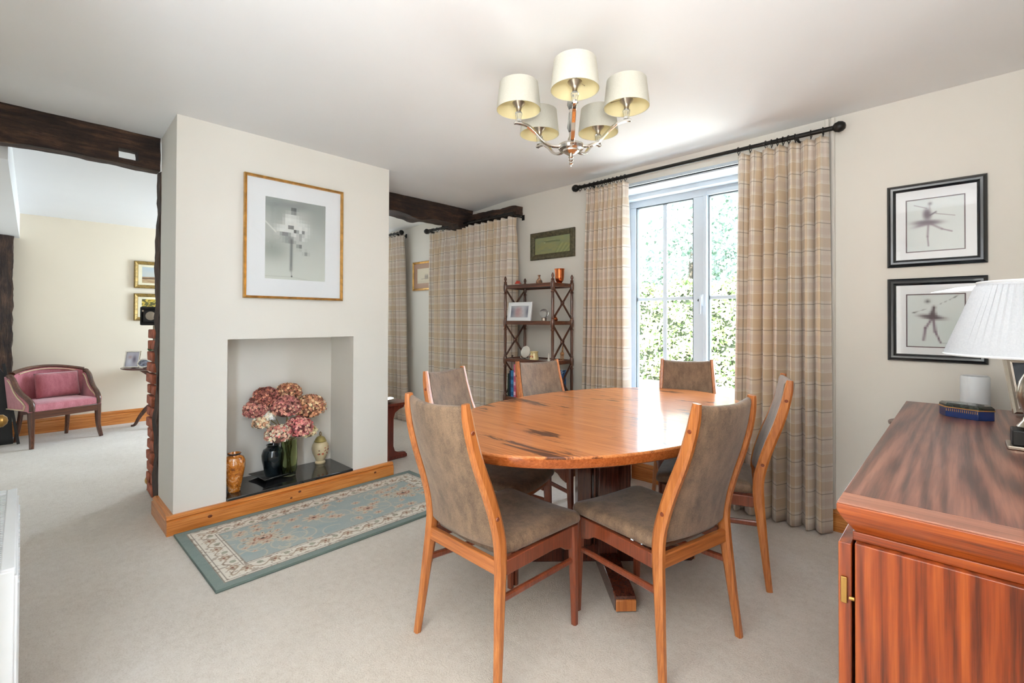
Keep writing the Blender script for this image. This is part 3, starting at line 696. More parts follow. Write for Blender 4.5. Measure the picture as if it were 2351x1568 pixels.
chairs = [(-1.311, 1.310, -0.8, 'near left teak dining chair, its brown velour back towards us, nearest the hearth rug'),
 (-0.900, 1.759, 77.4, 'near right teak dining chair seen from behind, in front of the table pedestal'),
 (-0.919, 2.483, 108.2, 'teak dining chair seen side-on in front of the right-hand check curtain'),
 (-1.256, 2.965, 207.0, 'teak dining chair at the far end of the table, against the window light'),
 (-1.755, 2.337, -102.7, 'teak dining chair whose back stands in front of the mahogany shelf stand'),
 (-1.768, 1.707, -76.3, 'teak dining chair behind the near left one, in front of the drawn check curtain')]
for i, (x, y, a, l) in enumerate(chairs):
    o = chair if i == 0 else copy_tree(chair)
    o.location = (x, y, 0); o.rotation_euler = (0, 0, math.radians(a)); o['label'] = l; o['group'] = 'dining chairs round the oval table'

# ============================================================ SIDEBOARD
S = rootobj('sideboard', 'long rosewood sideboard in the right foreground with a swirling dark grain', 'sideboard', (0.085, 2.063, 0))
hx, hy = 0.277, 0.868
mb = MB(); loft(mb, [[Vector((sx*(hx-d), sy*(hy-d), z)) for sx, sy in ((-1, -1), (1, -1), (1, 1), (-1, 1))] for d, z in ((0.030, 0.775), (0.024, 0.782), (0.008, 0.806), (0.0, 0.822), (0.0, 0.836))])
mb.build('top_edge', M_sbEdge, S, bevel=0.0015)
boxo('top_panel', M_sbTop, (-hx+0.001, hx-0.001, -hy+0.075, hy-0.001, 0.836, 0.840), S, bevel=0.001)
boxo('top_banding', wood('paler_rosewood_banding', rgb(122, 74, 56), rgb(154, 98, 76), rgb(172, 116, 92), 'X', 12, 0.36, 0.35, cath=False, coatr=0.29), (-hx+0.001, hx-0.001, -hy+0.001, -hy+0.075, 0.836, 0.840), S, bevel=0.001)
boxo('carcass_rail', M_sbEdge, (-hx+0.024, hx-0.01, -hy+0.026, hy-0.026, 0.757, 0.776), S, bevel=0.002)
for s in (-1, 1):
    boxo('end_panel', M_sbPanel, (-hx+0.030, hx-0.012, s*(hy-0.020)-0.010, s*(hy-0.020)+0.010, 0.10, 0.757), S, bevel=0.002)
boxo('carcass', M_sbPanel, (-hx+0.045, hx-0.02, -hy+0.032, hy-0.032, 0.12, 0.755), S)
for k in range(4):
    y0_ = -hy+0.012+k*(2*hy-0.024)/4; L_ = (2*hy-0.024)/4-0.003
    dd = boxo('door', M_sbPanel, (-hx+0.001, -hx+0.024, y0_, y0_+L_, 0.115, 0.752), S, bevel=0.002)
    MB().cbox((-hx-0.006, y0_+(L_-0.03 if k % 2 == 0 else 0.03), 0.45), (0.014, 0.012, 0.10)).build('handle', M_tbase, dd, bevel=0.003)
for z in (0.655, 0.22):
    h = MB().box(-hx+0.006, -hx+0.017, -hy+0.006, -hy+0.0115, z-0.027, z+0.027); h.tube([(-hx+0.020, -hy+0.008, z-0.014), (-hx+0.030, -hy+0.008, z-0.014)], 0.004, 8)
    h.build('hinge', M_brass, S, bevel=0.001)
for sx in (-1, 1):
    for sy in (-1, 1):
        MB().sweep([(sx*(hx-0.05), sy*(hy-0.06), 0), (sx*(hx-0.06), sy*(hy-0.07), 0.12)], [(0.028, 0.028), (0.042, 0.042)], (1, 0, 0), 12).build('leg', M_tbase, S)

# things on the sideboard
ZB = 0.840
L = rootobj('table_lamp', 'table lamp with a white pleated coolie shade at the right edge, on the sideboard', 'lamp', (0.148, 2.083, ZB))
mb = MB().box(-0.05, 0.05, -0.05, 0.05, 0, 0.012); lab(mb.build('base', M_nick, L, bevel=0.003), 'square nickel base')
MB().box(-0.040, 0.040, -0.040, 0.040, 0.012, 0.058).build('plinth', M_black, L, bevel=0.004)
MB().lathe([(0, 0.058), (0.026, 0.058), (0.030, 0.066), (0.016, 0.085), (0.012, 0.10), (0.022, 0.125), (0.030, 0.16), (0.024, 0.20), (0.010, 0.23), (0.009, 0.29), (0.016, 0.30), (0.016, 0.33), (0, 0.33)], n=24).build('stem', M_nick, L)
n = 112
mb = MB(); RB, RT, z0s, z1s = 0.190, 0.112, 0.278, 0.500
rings = []
for z, r in ((z0s, RB), (z0s+0.006, RB-0.001), (z0s+0.009, RB-0.004), (z1s-0.012, RT+0.004), (z1s-0.008, RT+0.003), (z1s, RT+0.001)):
    pl = 0.0034 if z0s+0.007 < z < z1s-0.009 else 0.0
    rings.append([Vector(((r+pl*(1 if j % 2 else -1))*math.cos(2*PI*j/n), (r+pl*(1 if j % 2 else -1))*math.sin(2*PI*j/n), z)) for j in range(n)])
loft(mb, rings, cap=False); sd = mb.build('lamp_shade', M_pleat, L, angle=50)
MB().tube([((RB)*math.cos(2*PI*j/48), RB*math.sin(2*PI*j/48), z0s) for j in range(48)], 0.004, 6, True).build('shade_ring', M_plast, sd)
MB().tube([((RT)*math.cos(2*PI*j/48), RT*math.sin(2*PI*j/48), z1s) for j in range(48)], 0.004, 6, True).build('shade_ring', M_plast, sd)
mb = MB().ball((0, 0, 0.37), 0.03)
for k in range(3): a = k*2*PI/3; mb.tube([(0, 0, 0.33), (RT*0.6*math.cos(a), RT*0.6*math.sin(a), 0.46), (RT*math.cos(a), RT*math.sin(a), z1s)], 0.0018, 6)
mb.build('bulb_and_carrier', M_plast, sd)

# dark blue hexagonal box
B = rootobj('trinket_box', 'dark blue elongated trinket box with gilt edging on the sideboard', 'box', (0.012, 2.595, ZB), math.radians(-22))
hexp = [(-0.085, 0.0), (-0.045, -0.045), (0.055, -0.045), (0.085, 0.0), (0.055, 0.045), (-0.045, 0.045)]
M_blue = plain('cobalt_enamel', rgb(20, 48, 104), 0.18, var=0.1, coat=0.5)
MB().prism(hexp, 0, 0.036, 'XY').build('box_body', M_blue, B, bevel=0.0015)
mb = loft(MB(), [[Vector((x*k, y*k, z)) for x, y in hexp] for k, z in ((1.03, 0.036), (1.03, 0.040))]); lab(mb.build('gilt_rim', M_gold, B), 'gilt rim')
mb = loft(MB(), [[Vector((x*k, y*k, z)) for x, y in hexp] for k, z in ((1.01, 0.040), (1.0, 0.048), (0.9, 0.055), (0.5, 0.058))])
lid = lab(mb.build('lid', plain('black_green_enamel', rgb(34, 42, 36), 0.2, var=0.5, scale=60, coat=0.5), B), 'black lid with a painted spray')
mb = MB()
for i in range(16):
    t = i/15; mb.cbox((-0.042+0.094*t, -0.0457, 0.028), (0.0018, 0.0015, 0.010))
mb.build('gilt_teeth', M_gold, B)

# silver photo frame at the right edge
Fm = rootobj('photo_frame', 'silver photo frame leaning at the far end of the sideboard, cut by the right edge', 'photo frame', (0.232, 2.84, ZB+0.004), 0, rot=Euler((math.radians(-16), 0, math.radians(24))))
def frame_ring(mb, w, h, prof):
    """prof: list of (inset from outer edge, depth towards the viewer (-y)); mitred"""
    rings = []
    for ins, dp in prof: rings.append([Vector((sx*(w/2-ins), -dp, (ins if z == 0 else h-ins))) for sx, z in ((-1, 0), (1, 0), (1, 1), (-1, 1))])
    b = len(mb.v); m = 4
    for r in rings: mb.v += [tuple(p) for p in r]
    k = len(rings)
    for i in range(k):
        for j in range(4): mb.f.append((b+i*4+j, b+i*4+(j+1) % 4, b+((i+1) % k)*4+(j+1) % 4, b+((i+1) % k)*4+j))
    return mb
frame_ring(MB(), 0.18, 0.235, [(0, 0), (0, 0.010), (0.006, 0.016), (0.014, 0.012), (0.018, 0.010), (0.024, 0.012), (0.026, 0.006), (0.026, 0)]).build('frame', M_chrome, Fm, angle=20)
def photo_grey(U, V):
    im = np.ones(U.shape+(3,))*C(96, 102, 110); im = lay(im, vnoise(U, V, 6, 3)*0.5, C(40, 44, 50)); im = lay(im, blob(U, V, 0.6, 0.25, 0.3, 0.3), C(200, 210, 226)); im = lay(im, blob(U, V, 0.5, 0.62, 0.16, 0.16), C(70, 60, 56)); return im
painted('photograph', 0.13, 0.185, 26, 36, photo_grey, M_paint, Fm, (0, -0.004, 0.025))
boxo('backboard', M_black, (-0.085, 0.085, 0.0, 0.004, 0.004, 0.23), Fm)
MB().prism([(0.004, 0.012), (0.075, -0.020), (0.070, -0.024), (0.004, 0.16)], -0.02, 0.02, 'YZ').build('easel_back', M_black, Fm)

# little oval table behind the sideboard and the white cylinder on it
R_ = rootobj('occasional_table', 'small dark oval table behind the far end of the sideboard', 'table', (-0.062, 3.112, 0))
mb = loft(MB(), [[Vector((0.215*k*math.cos(2*PI*j/40), 0.165*k*math.sin(2*PI*j/40), z)) for j in range(40)] for k, z in ((0.93, 0.690), (0.99, 0.696), (1.0, 0.704), (0.985, 0.710))])
mb.build('tabletop', M_mahogX, R_, angle=30)
MB().lathe([(0, 0.10), (0.03, 0.10), (0.022, 0.16), (0.034, 0.24), (0.02, 0.30), (0.016, 0.60), (0.03, 0.67), (0.05, 0.69), (0, 0.69)], n=20).build('column', M_mahog, R_)
for k in range(3):
    a = PI/2+k*2*PI/3; c, s_ = math.cos(a), math.sin(a)
    MB().sweep([(0.015*c, 0.015*s_, 0.16), (0.07*c, 0.07*s_, 0.13), (0.12*c, 0.12*s_, 0.05), (0.155*c, 0.155*s_, 0.012)], [(0.02, 0.035), (0.02, 0.03), (0.018, 0.022), (0.02, 0.016)], (-s_, c, 0), 8).build('leg', M_mahog, R_)
Cy = rootobj('smart_speaker', 'plain white upright cylinder behind the sideboard, under the lower ballet picture', 'speaker', (0.046, 3.125, 0.7105))
MB().lathe([(0, 0), (0.050, 0), (0.052, 0.004), (0.052, 0.245), (0.049, 0.252), (0, 0.254)], n=40).build('body', M_plast, Cy)
MB().lathe([(0.0, 0), (0.044, 0), (0.045, 0.0015), (0.040, 0.002), (0, 0.002)], n=40).build('top_disc', M_white, Cy, loc=(0, 0, 0.2535))

# ============================================================ CHANDELIER
KS = 1.128   # the fitting is drawn at a small size and enlarged to its real one about eye height
K = rootobj('chandelier', 'five-arm nickel chandelier with ivory drum shades over the dining table', 'chandelier', (-1.321, 1.777, 0))
zt_ = 1.22+(zc(-1.321)-1.22)/KS
MB().lathe([(0, zt_), (0.06, zt_), (0.058, zt_-0.012), (0.03, zt_-0.028), (0.012, zt_-0.034), (0, zt_-0.034)], n=28).build('ceiling_rose', M_chrome, K)
MB().lathe([(0, 1.955), (0.016, 1.955), (0.013, 1.975), (0.008, 1.985), (0.008, zt_-0.03), (0, zt_-0.03)], n=14).build('stem', M_chrome, K)
for z in (2.005, 2.10, 2.20):
    MB().lathe([(0, 0), (0.012, 0), (0.018, 0.012), (0.013, 0.06), (0.010, 0.078), (0, 0.078)], (0, 0, z), 6).build('crystal_spindle', M_crystal, K)
MB().lathe([(0, 1.905), (0.010, 1.905), (0.022, 1.912), (0.034, 1.920), (0.036, 1.926), (0.050, 1.930), (0.056, 1.940), (0.050, 1.950), (0.030, 1.957), (0, 1.960)], n=30).build('hub', M_chrome, K)
MB().lathe([(0, 1.852), (0.003, 1.857), (0.004, 1.866), (0.009, 1.870), (0.005, 1.877), (0.011, 1.884), (0.005, 1.891), (0.011, 1.897), (0.008, 1.905), (0, 1.906)], n=16).build('finial', M_chrome, K)
def make_arm():
    L_ = []
    arm = MB().sweep(*smooth_path([(0.030, 0, 1.942), (0.075, 0, 1.936), (0.115, 0, 1.948), (0.155, 0, 1.985), (0.190, 0, 2.010), (0.226, 0, 2.016), (0.245, 0, 2.015)], [(0.016, 0.009)]*7, 4), (0, 1, 0), 4)
    a = arm.build('arm', M_chrome, K, bevel=0.0015)
    w_ = MB().sweep([(0.075, 0, 1.9315), (0.115, 0, 1.9435), (0.155, 0, 1.9795), (0.190, 0, 2.0045)], (0.012, 0.001), (0, 1, 0), 4); w_.build('wood_inlay', M_chair, a)
    MB().lathe([(0, 0), (0.013, 0), (0.010, 0.01), (0.014, 0.03), (0.015, 0.036), (0.011, 0.042), (0, 0.042)], (0.226, 0, 2.020), 8).build('crystal_sleeve', M_crystal, a)
    MB().lathe([(0, 0), (0.009, 0.0), (0.010, 0.012), (0.014, 0.022), (0.024, 0.032), (0.027, 0.038), (0.024, 0.037), (0.012, 0.024), (0, 0.02)], (0.226, 0, 2.060), 20).build('cup', M_nick, a)
    MB().lathe([(0, 0), (0.008, 0), (0.008, 0.03), (0.014, 0.045), (0.016, 0.06), (0.010, 0.075), (0, 0.08)], (0.226, 0, 2.08), 14).build('bulb', M_plast, a)
    rb, rtp, h_ = 0.090, 0.078, 0.108; z0_ = 2.068
    mb = MB().lathe([(rb, z0_), (rtp, z0_+h_), (rtp-0.0015, z0_+h_), (rb-0.0015, z0_), (rb, z0_)], (0.226, 0, 0), 40); shd = mb.build('lamp_shade', M_shade, K)
    MB().lathe([(rb-0.0025, z0_+0.001), (rtp-0.0025, z0_+h_-0.001)], (0.226, 0, 0), 40).build('shade_lining', M_shadein, shd)
    mb = MB()
    for k in range(3):
        an = k*2*PI/3+0.5; mb.tube([(0.226, 0, 2.105), (0.226+(rb-0.006)*math.cos(an), (rb-0.006)*math.sin(an), z0_+0.05)], 0.0012, 5)
    mb.build('shade_carrier', M_nick, shd)
    return [a, shd]
arm_parts = make_arm()
for x in arm_parts: index_children(x)
for k in range(5):
    ang = math.radians(22+72*k)
    for x in arm_parts:
        if k == 0: c = x
        else: c = copy_tree(x, K)
        c.parent = K; c.rotation_euler = (0, 0, ang)
done = set()
def grow(o):
    if o.type == 'MESH' and o.data.name not in done:
        done.add(o.data.name)
        for v in o.data.vertices: v.co = (v.co.x*KS, v.co.y*KS, 1.22+(v.co.z-1.22)*KS)
    for c in COL.objects:
        if c.parent == o: grow(c)
for c in [q for q in COL.objects if q.parent == K]: grow(c)

# ============================================================ RUG
def rug_fn(Lm, Wm):
    def fn(U, V):
        X = (U-0.5)*Lm; Y = (V-0.5)*Wm; ex = Lm/2-np.abs(X); ey = Wm/2-np.abs(Y); e = np.minimum(ex, ey)
        sage, iv, tan, rust, dk = C(134, 150, 148), C(232, 225, 212), C(160, 136, 112), C(168, 112, 88), C(92, 76, 66)
        im = np.ones(U.shape+(3,))*C(174, 182, 178)
        im = lay(im, (vnoise(U, V, 18, 5)-0.4)*0.8, C(148, 170, 176))
        r = np.random.default_rng(12)
        # scrolling vines and blossoms of the field (symmetric about both axes)
        ax, ay = np.abs(X), np.abs(Y)
        for k in range(60):
            cx, cy = r.uniform(-Lm*0.42, Lm*0.42), r.uniform(-Wm*0.24, Wm*0.24); rr = r.uniform(0.025, 0.075); d = np.hypot((X-cx), (Y-cy)); a = np.arctan2(Y-cy, X-cx)
            im = lay(im, np.exp(-((d-rr)/0.004)**2)*(np.sin(a*1+k) > -0.3)*0.85, C(206, 198, 178))
        fl = []
        for i, fx in enumerate((-0.45, -0.14, 0.16, 0.47)): fl.append((fx, (0.0, 0.06, -0.05, 0.02)[i], 0.085 if i in (0, 3) else 0.055, i in (0, 3)))
        for k in range(58): fl.append((r.uniform(-0.60, 0.60), r.uniform(-0.20, 0.20), r.uniform(0.014, 0.036), False))
        for cx, cy, R0, big in fl:
            dx, dy = (X-cx)/1.35, Y-cy; d = np.hypot(dx, dy); a = np.arctan2(dy, dx); pet = R0*(0.78+0.22*np.cos(a*(14 if big else 8)))
            m = np.clip((pet-d)/0.004+0.5, 0, 1); im = lay(im, m*0.95, C(212, 198, 176)); im = lay(im, m*(np.cos(a*(14 if big else 8)) < -0.55)*(d > R0*0.45)*0.7, tan)
            im = lay(im, np.clip((R0*0.42-d)/0.004+0.5, 0, 1), rust); im = lay(im, np.exp(-((d-R0*0.28)/0.006)**2)*0.9, C(214, 190, 170)); im = lay(im, np.clip((R0*0.12-d)/0.003+0.5, 0, 1), dk)
            if big: im = lay(im, np.exp(-((d-R0*0.82)/0.005)**2)*(np.cos(a*14) > 0.85), dk)
        # ivory border
        bd = ((e > 0.045) & (e < 0.175)).astype(float); im = lay(im, bd, iv)
        s = np.where(ex < ey, Y, X); q = (e-0.112)
        ph = s*2*PI/0.13
        im = lay(im, bd*np.exp(-((q-0.022*np.sin(ph))/0.0045)**2)*0.8, tan)
        c1 = ((s/0.13+0.25) % 1-0.5)*0.13; d = np.hypot(c1, q-0.0); a = np.arctan2(q, c1)
        im = lay(im, bd*np.clip((0.030*(0.75+0.25*np.cos(6*a))-d)/0.004+0.5, 0, 1)*0.85, C(176, 150, 126)); im = lay(im, bd*np.clip((0.016-d)/0.004+0.5, 0, 1), C(206, 190, 168)); im = lay(im, bd*np.clip((0.007-d)/0.003+0.5, 0, 1), C(140, 88, 70))
        c2 = ((s/0.13+0.75) % 1-0.5)*0.13; d = np.hypot(c2, q+0.02*np.sign(np.sin(ph))); im = lay(im, bd*np.clip((0.015-d)/0.004+0.5, 0, 1)*0.7, C(150, 150, 128))
        im = lay(im, bd*(vnoise(U*Lm/Wm, V, 60, 9) > 0.72)*0.45, C(134, 112, 96))
        for ee, w_, cc, op in ((0.047, 0.003, dk, 0.7), (0.062, 0.0022, dk, 0.65), (0.158, 0.0022, dk, 0.6), (0.172, 0.003, C(120, 110, 96), 0.7)):
            im = lay(im, np.exp(-((e-ee)/w_)**2)*op, cc)
        im = lay(im, (e < 0.045).astype(float), C(136, 150, 144)); im = lay(im, (e < 0.045)*(vnoise(U, V, 40, 4))*0.4, C(118, 134, 130))
        return im*(0.93+0.07*rng.random(U.shape)[..., None])
    return fn
RG = rootobj('hearth_rug', 'sage green floral runner rug with an ivory border in front of the hearth', 'rug', (-2.795, 1.375, 0), math.radians(90))
LR, WR = 1.555, 0.79
RG.location = (-2.793, 1.382, 0); RG.rotation_euler = (0, 0, math.radians(90.5))
painted('rug_pile', LR, WR, 760, 386, rug_fn(LR, WR), vcol('rug_wool', 0.95, 0.4), RG, (0, 0, 0.0125), flat='XY')
MB().box(-LR/2, LR/2, -WR/2, WR/2, 0.001, 0.012).build('rug_backing', plain('sage_rug_binding', rgb(96, 112, 108), 0.95), RG, bevel=0.003)
mb = MB(); hl, hw_ = LR/2, WR/2; mb.tube([(-hl, -hw_, .007), (hl, -hw_, .007), (hl, hw_, .007), (-hl, hw_, .007)], 0.0065, 6, True); mb.build('rug_binding', plain('grey_green_binding', rgb(98, 112, 104), 0.95), RG)

# ============================================================ CURTAINS AND POLES
def pole(name, label, xa, xb, z, y, ends, ringsx, brackets, loc_rings=True):
    P = rootobj(name, label, 'curtain pole', ((xa+xb)/2, y, z)); cx = (xa+xb)/2
    MB().tube([(xa-cx, 0, 0), (xb-cx, 0, 0)], 0.0135, 14).build('rod', M_iron, P)
    for e in ends: 
        MB().lathe([(0, -0.034), (0.012, -0.030), (0.024, -0.020), (0.031, 0), (0.026, 0.018), (0.016, 0.030), (0, 0.034)], (e-cx, 0, 0), 20, 'X').build('ball_finial', M_iron, P)
    rg = None
    for x in ringsx:
        if rg is None:
            mb = MB().tube([(0, 0.021*math.cos(a), 0.021*math.sin(a)-0.004) for a in [2*PI*k/18 for k in range(18)]], 0.0026, 6, True, (1, 0, 0)); mb.tube([(0, 0.005*math.cos(a), 0.005*math.sin(a)-0.030) for a in [2*PI*k/8 for k in range(8)]], 0.0015, 5, True, (1, 0, 0))
            rg = mb.build('curtain_ring', M_iron, P); o = rg
        else: o = rg.copy(); COL.objects.link(o); o.parent = P
        o.location = (x-cx, 0, 0); o.rotation_euler = (0, 0, random.uniform(-.15, .15))
    for x in brackets:
        mb = MB().tube([(x-cx, 0, -0.02), (x-cx, WY-y-0.006, -0.02)], 0.007, 8); mb.lathe([(0, WY-y-0.008), (0.024, WY-y-0.008), (0.024, WY-y-0.002), (0, WY-y-0.002)], (x-cx, 0, 0), 16, 'Y') if False else mb.cbox((x-cx, WY-y-0.005, -0.02), (0.03, 0.006, 0.05))
        mb.box(x-cx-0.008, x-cx+0.008, -0.020, 0.020, -0.022, 0.024) if False else mb.cbox((x-cx, 0, -0.017), (0.014, 0.034, 0.010))
        mb.build('bracket', M_iron, P)
    return P
def curtain(label, xt0, xt1, xb0, xb1, ztop, y0, n, seed=1, amp=0.045, fullness=2.1, group='check curtains', zbot=0.012, flat_end=0.0):
    r = random.Random(seed); nu = n*16; nv = 60
    ph = [r.uniform(-0.35, 0.35) for _ in range(n+2)]; am = [r.uniform(0.65, 1.25) for _ in range(n+2)]
    ofs = [r.uniform(-0.25, 0.25) for _ in range(n+2)]
    H_ = ztop-zbot; verts = []; uvs = []
    Wt = abs(xt1-xt0)
    for j in range(nv+1):
        tv = (j/nv); v = tv**1.15 if tv < 1 else 1.0; z = ztop-H_*v; d = ztop-z
        pinch = math.exp(-((d-0.10)/0.05)**2)
        for i in range(nu+1):
            u = i/nu; k = u*n; ki = int(min(k, n-1)); f = k-ki
            A1 = am[ki]*(1-f)+am[ki+1]*f; P1 = ph[ki]*(1-f)+ph[ki+1]*f; o1 = ofs[ki]*(1-f)+ofs[ki+1]*f
            th = 2*PI*(k)+P1*min(1, d*1.2)
            w_ = math.sin(th); val = abs(math.cos(th/2+0.25*math.sin(2.1*k)*min(1, d)))**3.2; s_ = -0.75+1.9*val
            a = amp*A1*(0.55+0.45*min(1, d/0.5))*(1-0.25*pinch)
            if flat_end and u > 1-flat_end: a *= 0.35+0.0
            y = y0+a*s_+0.008*o1*min(1, d)*3
            y += 0.007*math.sin(3*th+1)*math.exp(-(d/0.22)**2)*(w_ < 0)
            xa = xt0+(xb0-xt0)*v; xb = xt1+(xb1-xt1)*v
            x = xa+(xb-xa)*u - 0.35*(xb-xa)/n/2*math.sin(2*th)*0.5*min(1, 0.3+d)*(1 if True else 0)
            x += pinch*0.18*(xb-xa)/n*math.sin(th+PI/2)*0
            zz = z+(0.004*math.sin(th*2) if j == 0 else 0)+(-0.0+0.004*math.sin(th)*v)
            verts.append((x, y, max(zz, 0.006))); uvs.append((u*Wt*fullness*1.0+seed*0.053, ztop-d))
    me = bpy.data.meshes.new('curtain_cloth'); faces = []
    for j in range(nv):
        for i in range(nu): a = j*(nu+1)+i; faces.append((a, a+nu+1, a+nu+2, a+1))
    me.from_pydata(verts, [], faces); uvl = me.uv_layers.new(name='UVMap')
    li = np.empty(len(me.loops), dtype=np.int32); me.loops.foreach_get('vertex_index', li); uvl.data.foreach_set('uv', np.array(uvs, dtype=np.float32)[li].ravel())
    o = finish(me, 'curtain', M_check, None, angle=70, solid=0.003); tag(o, label, 'curtain', group); return o
CUY = 3.185
curtain('beige check curtain left of the bright window, right of the shelf stand', -2.215, -1.845, -2.265, -1.830, 2.284, CUY, 9, 3, 0.044, 2.6)
curtain('wide beige check curtain right of the bright window, beside the ballet pictures', -1.045, -0.548, -1.080, -0.538, 2.284, CUY, 7, 8, 0.056, 2.4)
curtain('drawn beige check curtain filling the space under the oak lintel', -4.335, -3.015, -4.32, -3.005, 2.185, 3.165, 14, 5, 0.052, 2.0)
curtain('narrow beige check curtain at the lounge window, just past the chimney', -5.55, -4.885, -5.55, -4.80, 2.250, 3.185, 9, 11, 0.042, 2.3)
rx = [-2.27+0.0*i for i in range(1)]+[-2.22, -2.17]+[-2.13+0.035*i for i in range(8)]+[-1.85]
rx2 = [-1.03, -0.96, -0.87, -0.838, -0.806, -0.775, -0.745, -0.71, -0.63, -0.57]
pole('curtain_pole', 'long black iron curtain pole above the bright window', -2.305, -0.508, 2.316, CUY-0.008, (-2.315, -0.494), rx+rx2, (-2.14, -0.70))
pole('curtain_pole', 'black iron curtain pole under the oak lintel', -4.345, -3.005, 2.213, 3.150, (-4.352,), [-4.32, -4.29, -4.25, -4.22]+[-4.16+0.105*i for i in range(11)], (-4.27, -3.01))
pole('curtain_pole', 'black iron curtain pole at the lounge window beyond the chimney', -5.70, -4.915, 2.275, CUY-0.008, (-4.905,), [-5.5+0.075*i for i in range(8)], (-4.98,))

# ============================================================ PICTURES
def picture(name, label, w, h, loc, rz, prof, fmat, mount, art, artw, arth, artz, nx=60, ny=60, cat='picture', line=None, glass=True, mmat=None, fw_=0.02):
    """w x h outer size, loc = bottom centre on the wall; local -y faces the viewer"""
    P = rootobj(name, label, cat, loc, rz)
    frame_ring(MB(), w, h, prof).build('frame', fmat, P, angle=24)
    iw, ih = w-2*fw_, h-2*fw_
    boxo('backboard', M_black, (-iw/2-0.004, iw/2+0.004, -0.006, -0.001, fw_-0.004, h-fw_+0.004), P)
    if mount:   # mount card with a window cut in it
        b = MB(); a0, a1, b0, b1 = -artw/2, artw/2, artz, artz+arth
        for q in ((-iw/2, a0, fw_, h-fw_), (a1, iw/2, fw_, h-fw_), (a0, a1, fw_, b0), (a0, a1, b1, h-fw_)): b.box(q[0], q[1], -0.0095, -0.0075, q[2], q[3])
        b.build('mount', mmat or M_mount, P, smooth=False)
        if line:
            b = MB(); t = line
            for q in ((a0-t, a0, b0-t, b1+t), (a1, a1+t, b0-t, b1+t), (a0, a1, b0-t, b0), (a0, a1, b1, b1+t)): b.box(q[0], q[1], -0.0102, -0.0096, q[2], q[3])
            b.build('mount_line', M_mline, P, smooth=False)
    painted('artwork', artw+0.004, arth+0.004, nx, ny, art, M_paint, P, (0, -0.0070, artz-0.002))
    if glass: boxo('glass', M_pglass, (-iw/2, iw/2, -0.0122, -0.0112, fw_, h-fw_), P, smooth=False)
    return P
def art_dancer_soft(U, V):
    im = np.ones(U.shape+(3,))*C(196, 200, 194); n = vnoise(U, V, 5, 21)
    im = lay(im, np.clip(V-0.35, 0, 1)*0.9*(0.5+n), C(140, 146, 142)); im = lay(im, np.clip(0.35-V, 0, 1)*2, C(214, 218, 208))
    im = lay(im, blob(U, V, 0.12, 0.36, 0.24, 0.13)*0.55, C(122, 130, 120)); im = lay(im, blob(U, V, 0.08, 0.93, 0.3, 0.12)*0.5, C(128, 138, 136)); im = lay(im, blob(U, V, 0.88, 0.85, 0.16, 0.2)*0.4, C(140, 150, 146))
    im = lay(im, blob(U, V, 0.45, 0.93, 0.28, 0.05)*0.5, C(118, 124, 124))
    q = lambda a: np.floor(a*22)/22+0.5/22
    Uq, Vq = q(U), q(V)
    for x, y, rx, ry in ((0.30, 0.62, 0.15, 0.07), (0.45, 0.72, 0.12, 0.12), (0.60, 0.64, 0.12, 0.10), (0.52, 0.55, 0.12, 0.06), (0.36, 0.74, 0.06, 0.08)): im = lay(im, blob(Uq, Vq, x, y, rx, ry, 3)*0.85, C(232, 234, 230))
    for x, y, rx, ry, k in ((0.46, 0.87, 0.05, 0.035, .8), (0.41, 0.665, 0.035, 0.03, .75), (0.49, 0.61, 0.035, 0.03, .8), (0.55, 0.55, 0.03, 0.05, .5), (0.62, 0.61, 0.03, 0.04, .55), (0.40, 0.50, 0.12, 0.022, .95), (0.32, 0.56, 0.09, 0.03, .5), (0.55, 0.42, 0.03, 0.03, .7), (0.66, 0.35, 0.04, 0.03, .35)):
        im = lay(im, blob(Uq, Vq, x, y, rx, ry, 3)*k, C(52, 54, 56))
    im = lay(im, seg(U, V, 0.42, 0.50, 0.415, 0.13, 0.024)*0.75, C(92, 96, 96)); im = lay(im, seg(U, V, 0.415, 0.16, 0.425, 0.05, 0.010)*0.7, C(150, 152, 148))
    im = lay(im, seg(U, V, 0.0, 0.70, 0.17, 0.58, 0.010)*0.7, C(236, 238, 230)); im = lay(im, (np.hypot(U-0.425, V-0.045) < 0.012).astype(float), C(52, 54, 52))
    im = lay(im, seg(U, V, 0.0, 0.035, 0.42, 0.04, 0.006)*0.5, C(176, 178, 170)); im = lay(im, seg(U, V, 0.42, 0.04, 0.8, 0.0, 0.006)*0.4, C(176, 178, 170))
    return im*0.97+0.02
picture('framed_print', 'large gilt-framed grey ballet print in a white mount on the chimney breast', 0.647, 0.785, (CX+0.001, 1.275, 1.352), PI/2,
        [(0, 0), (0, 0.022), (0.005, 0.026), (0.011, 0.020), (0.014, 0.024), (0.017, 0.012), (0.017, 0)], M_gold, True, art_dancer_soft, 0.395, 0.53, 0.130, 150, 190, fw_=0.016)
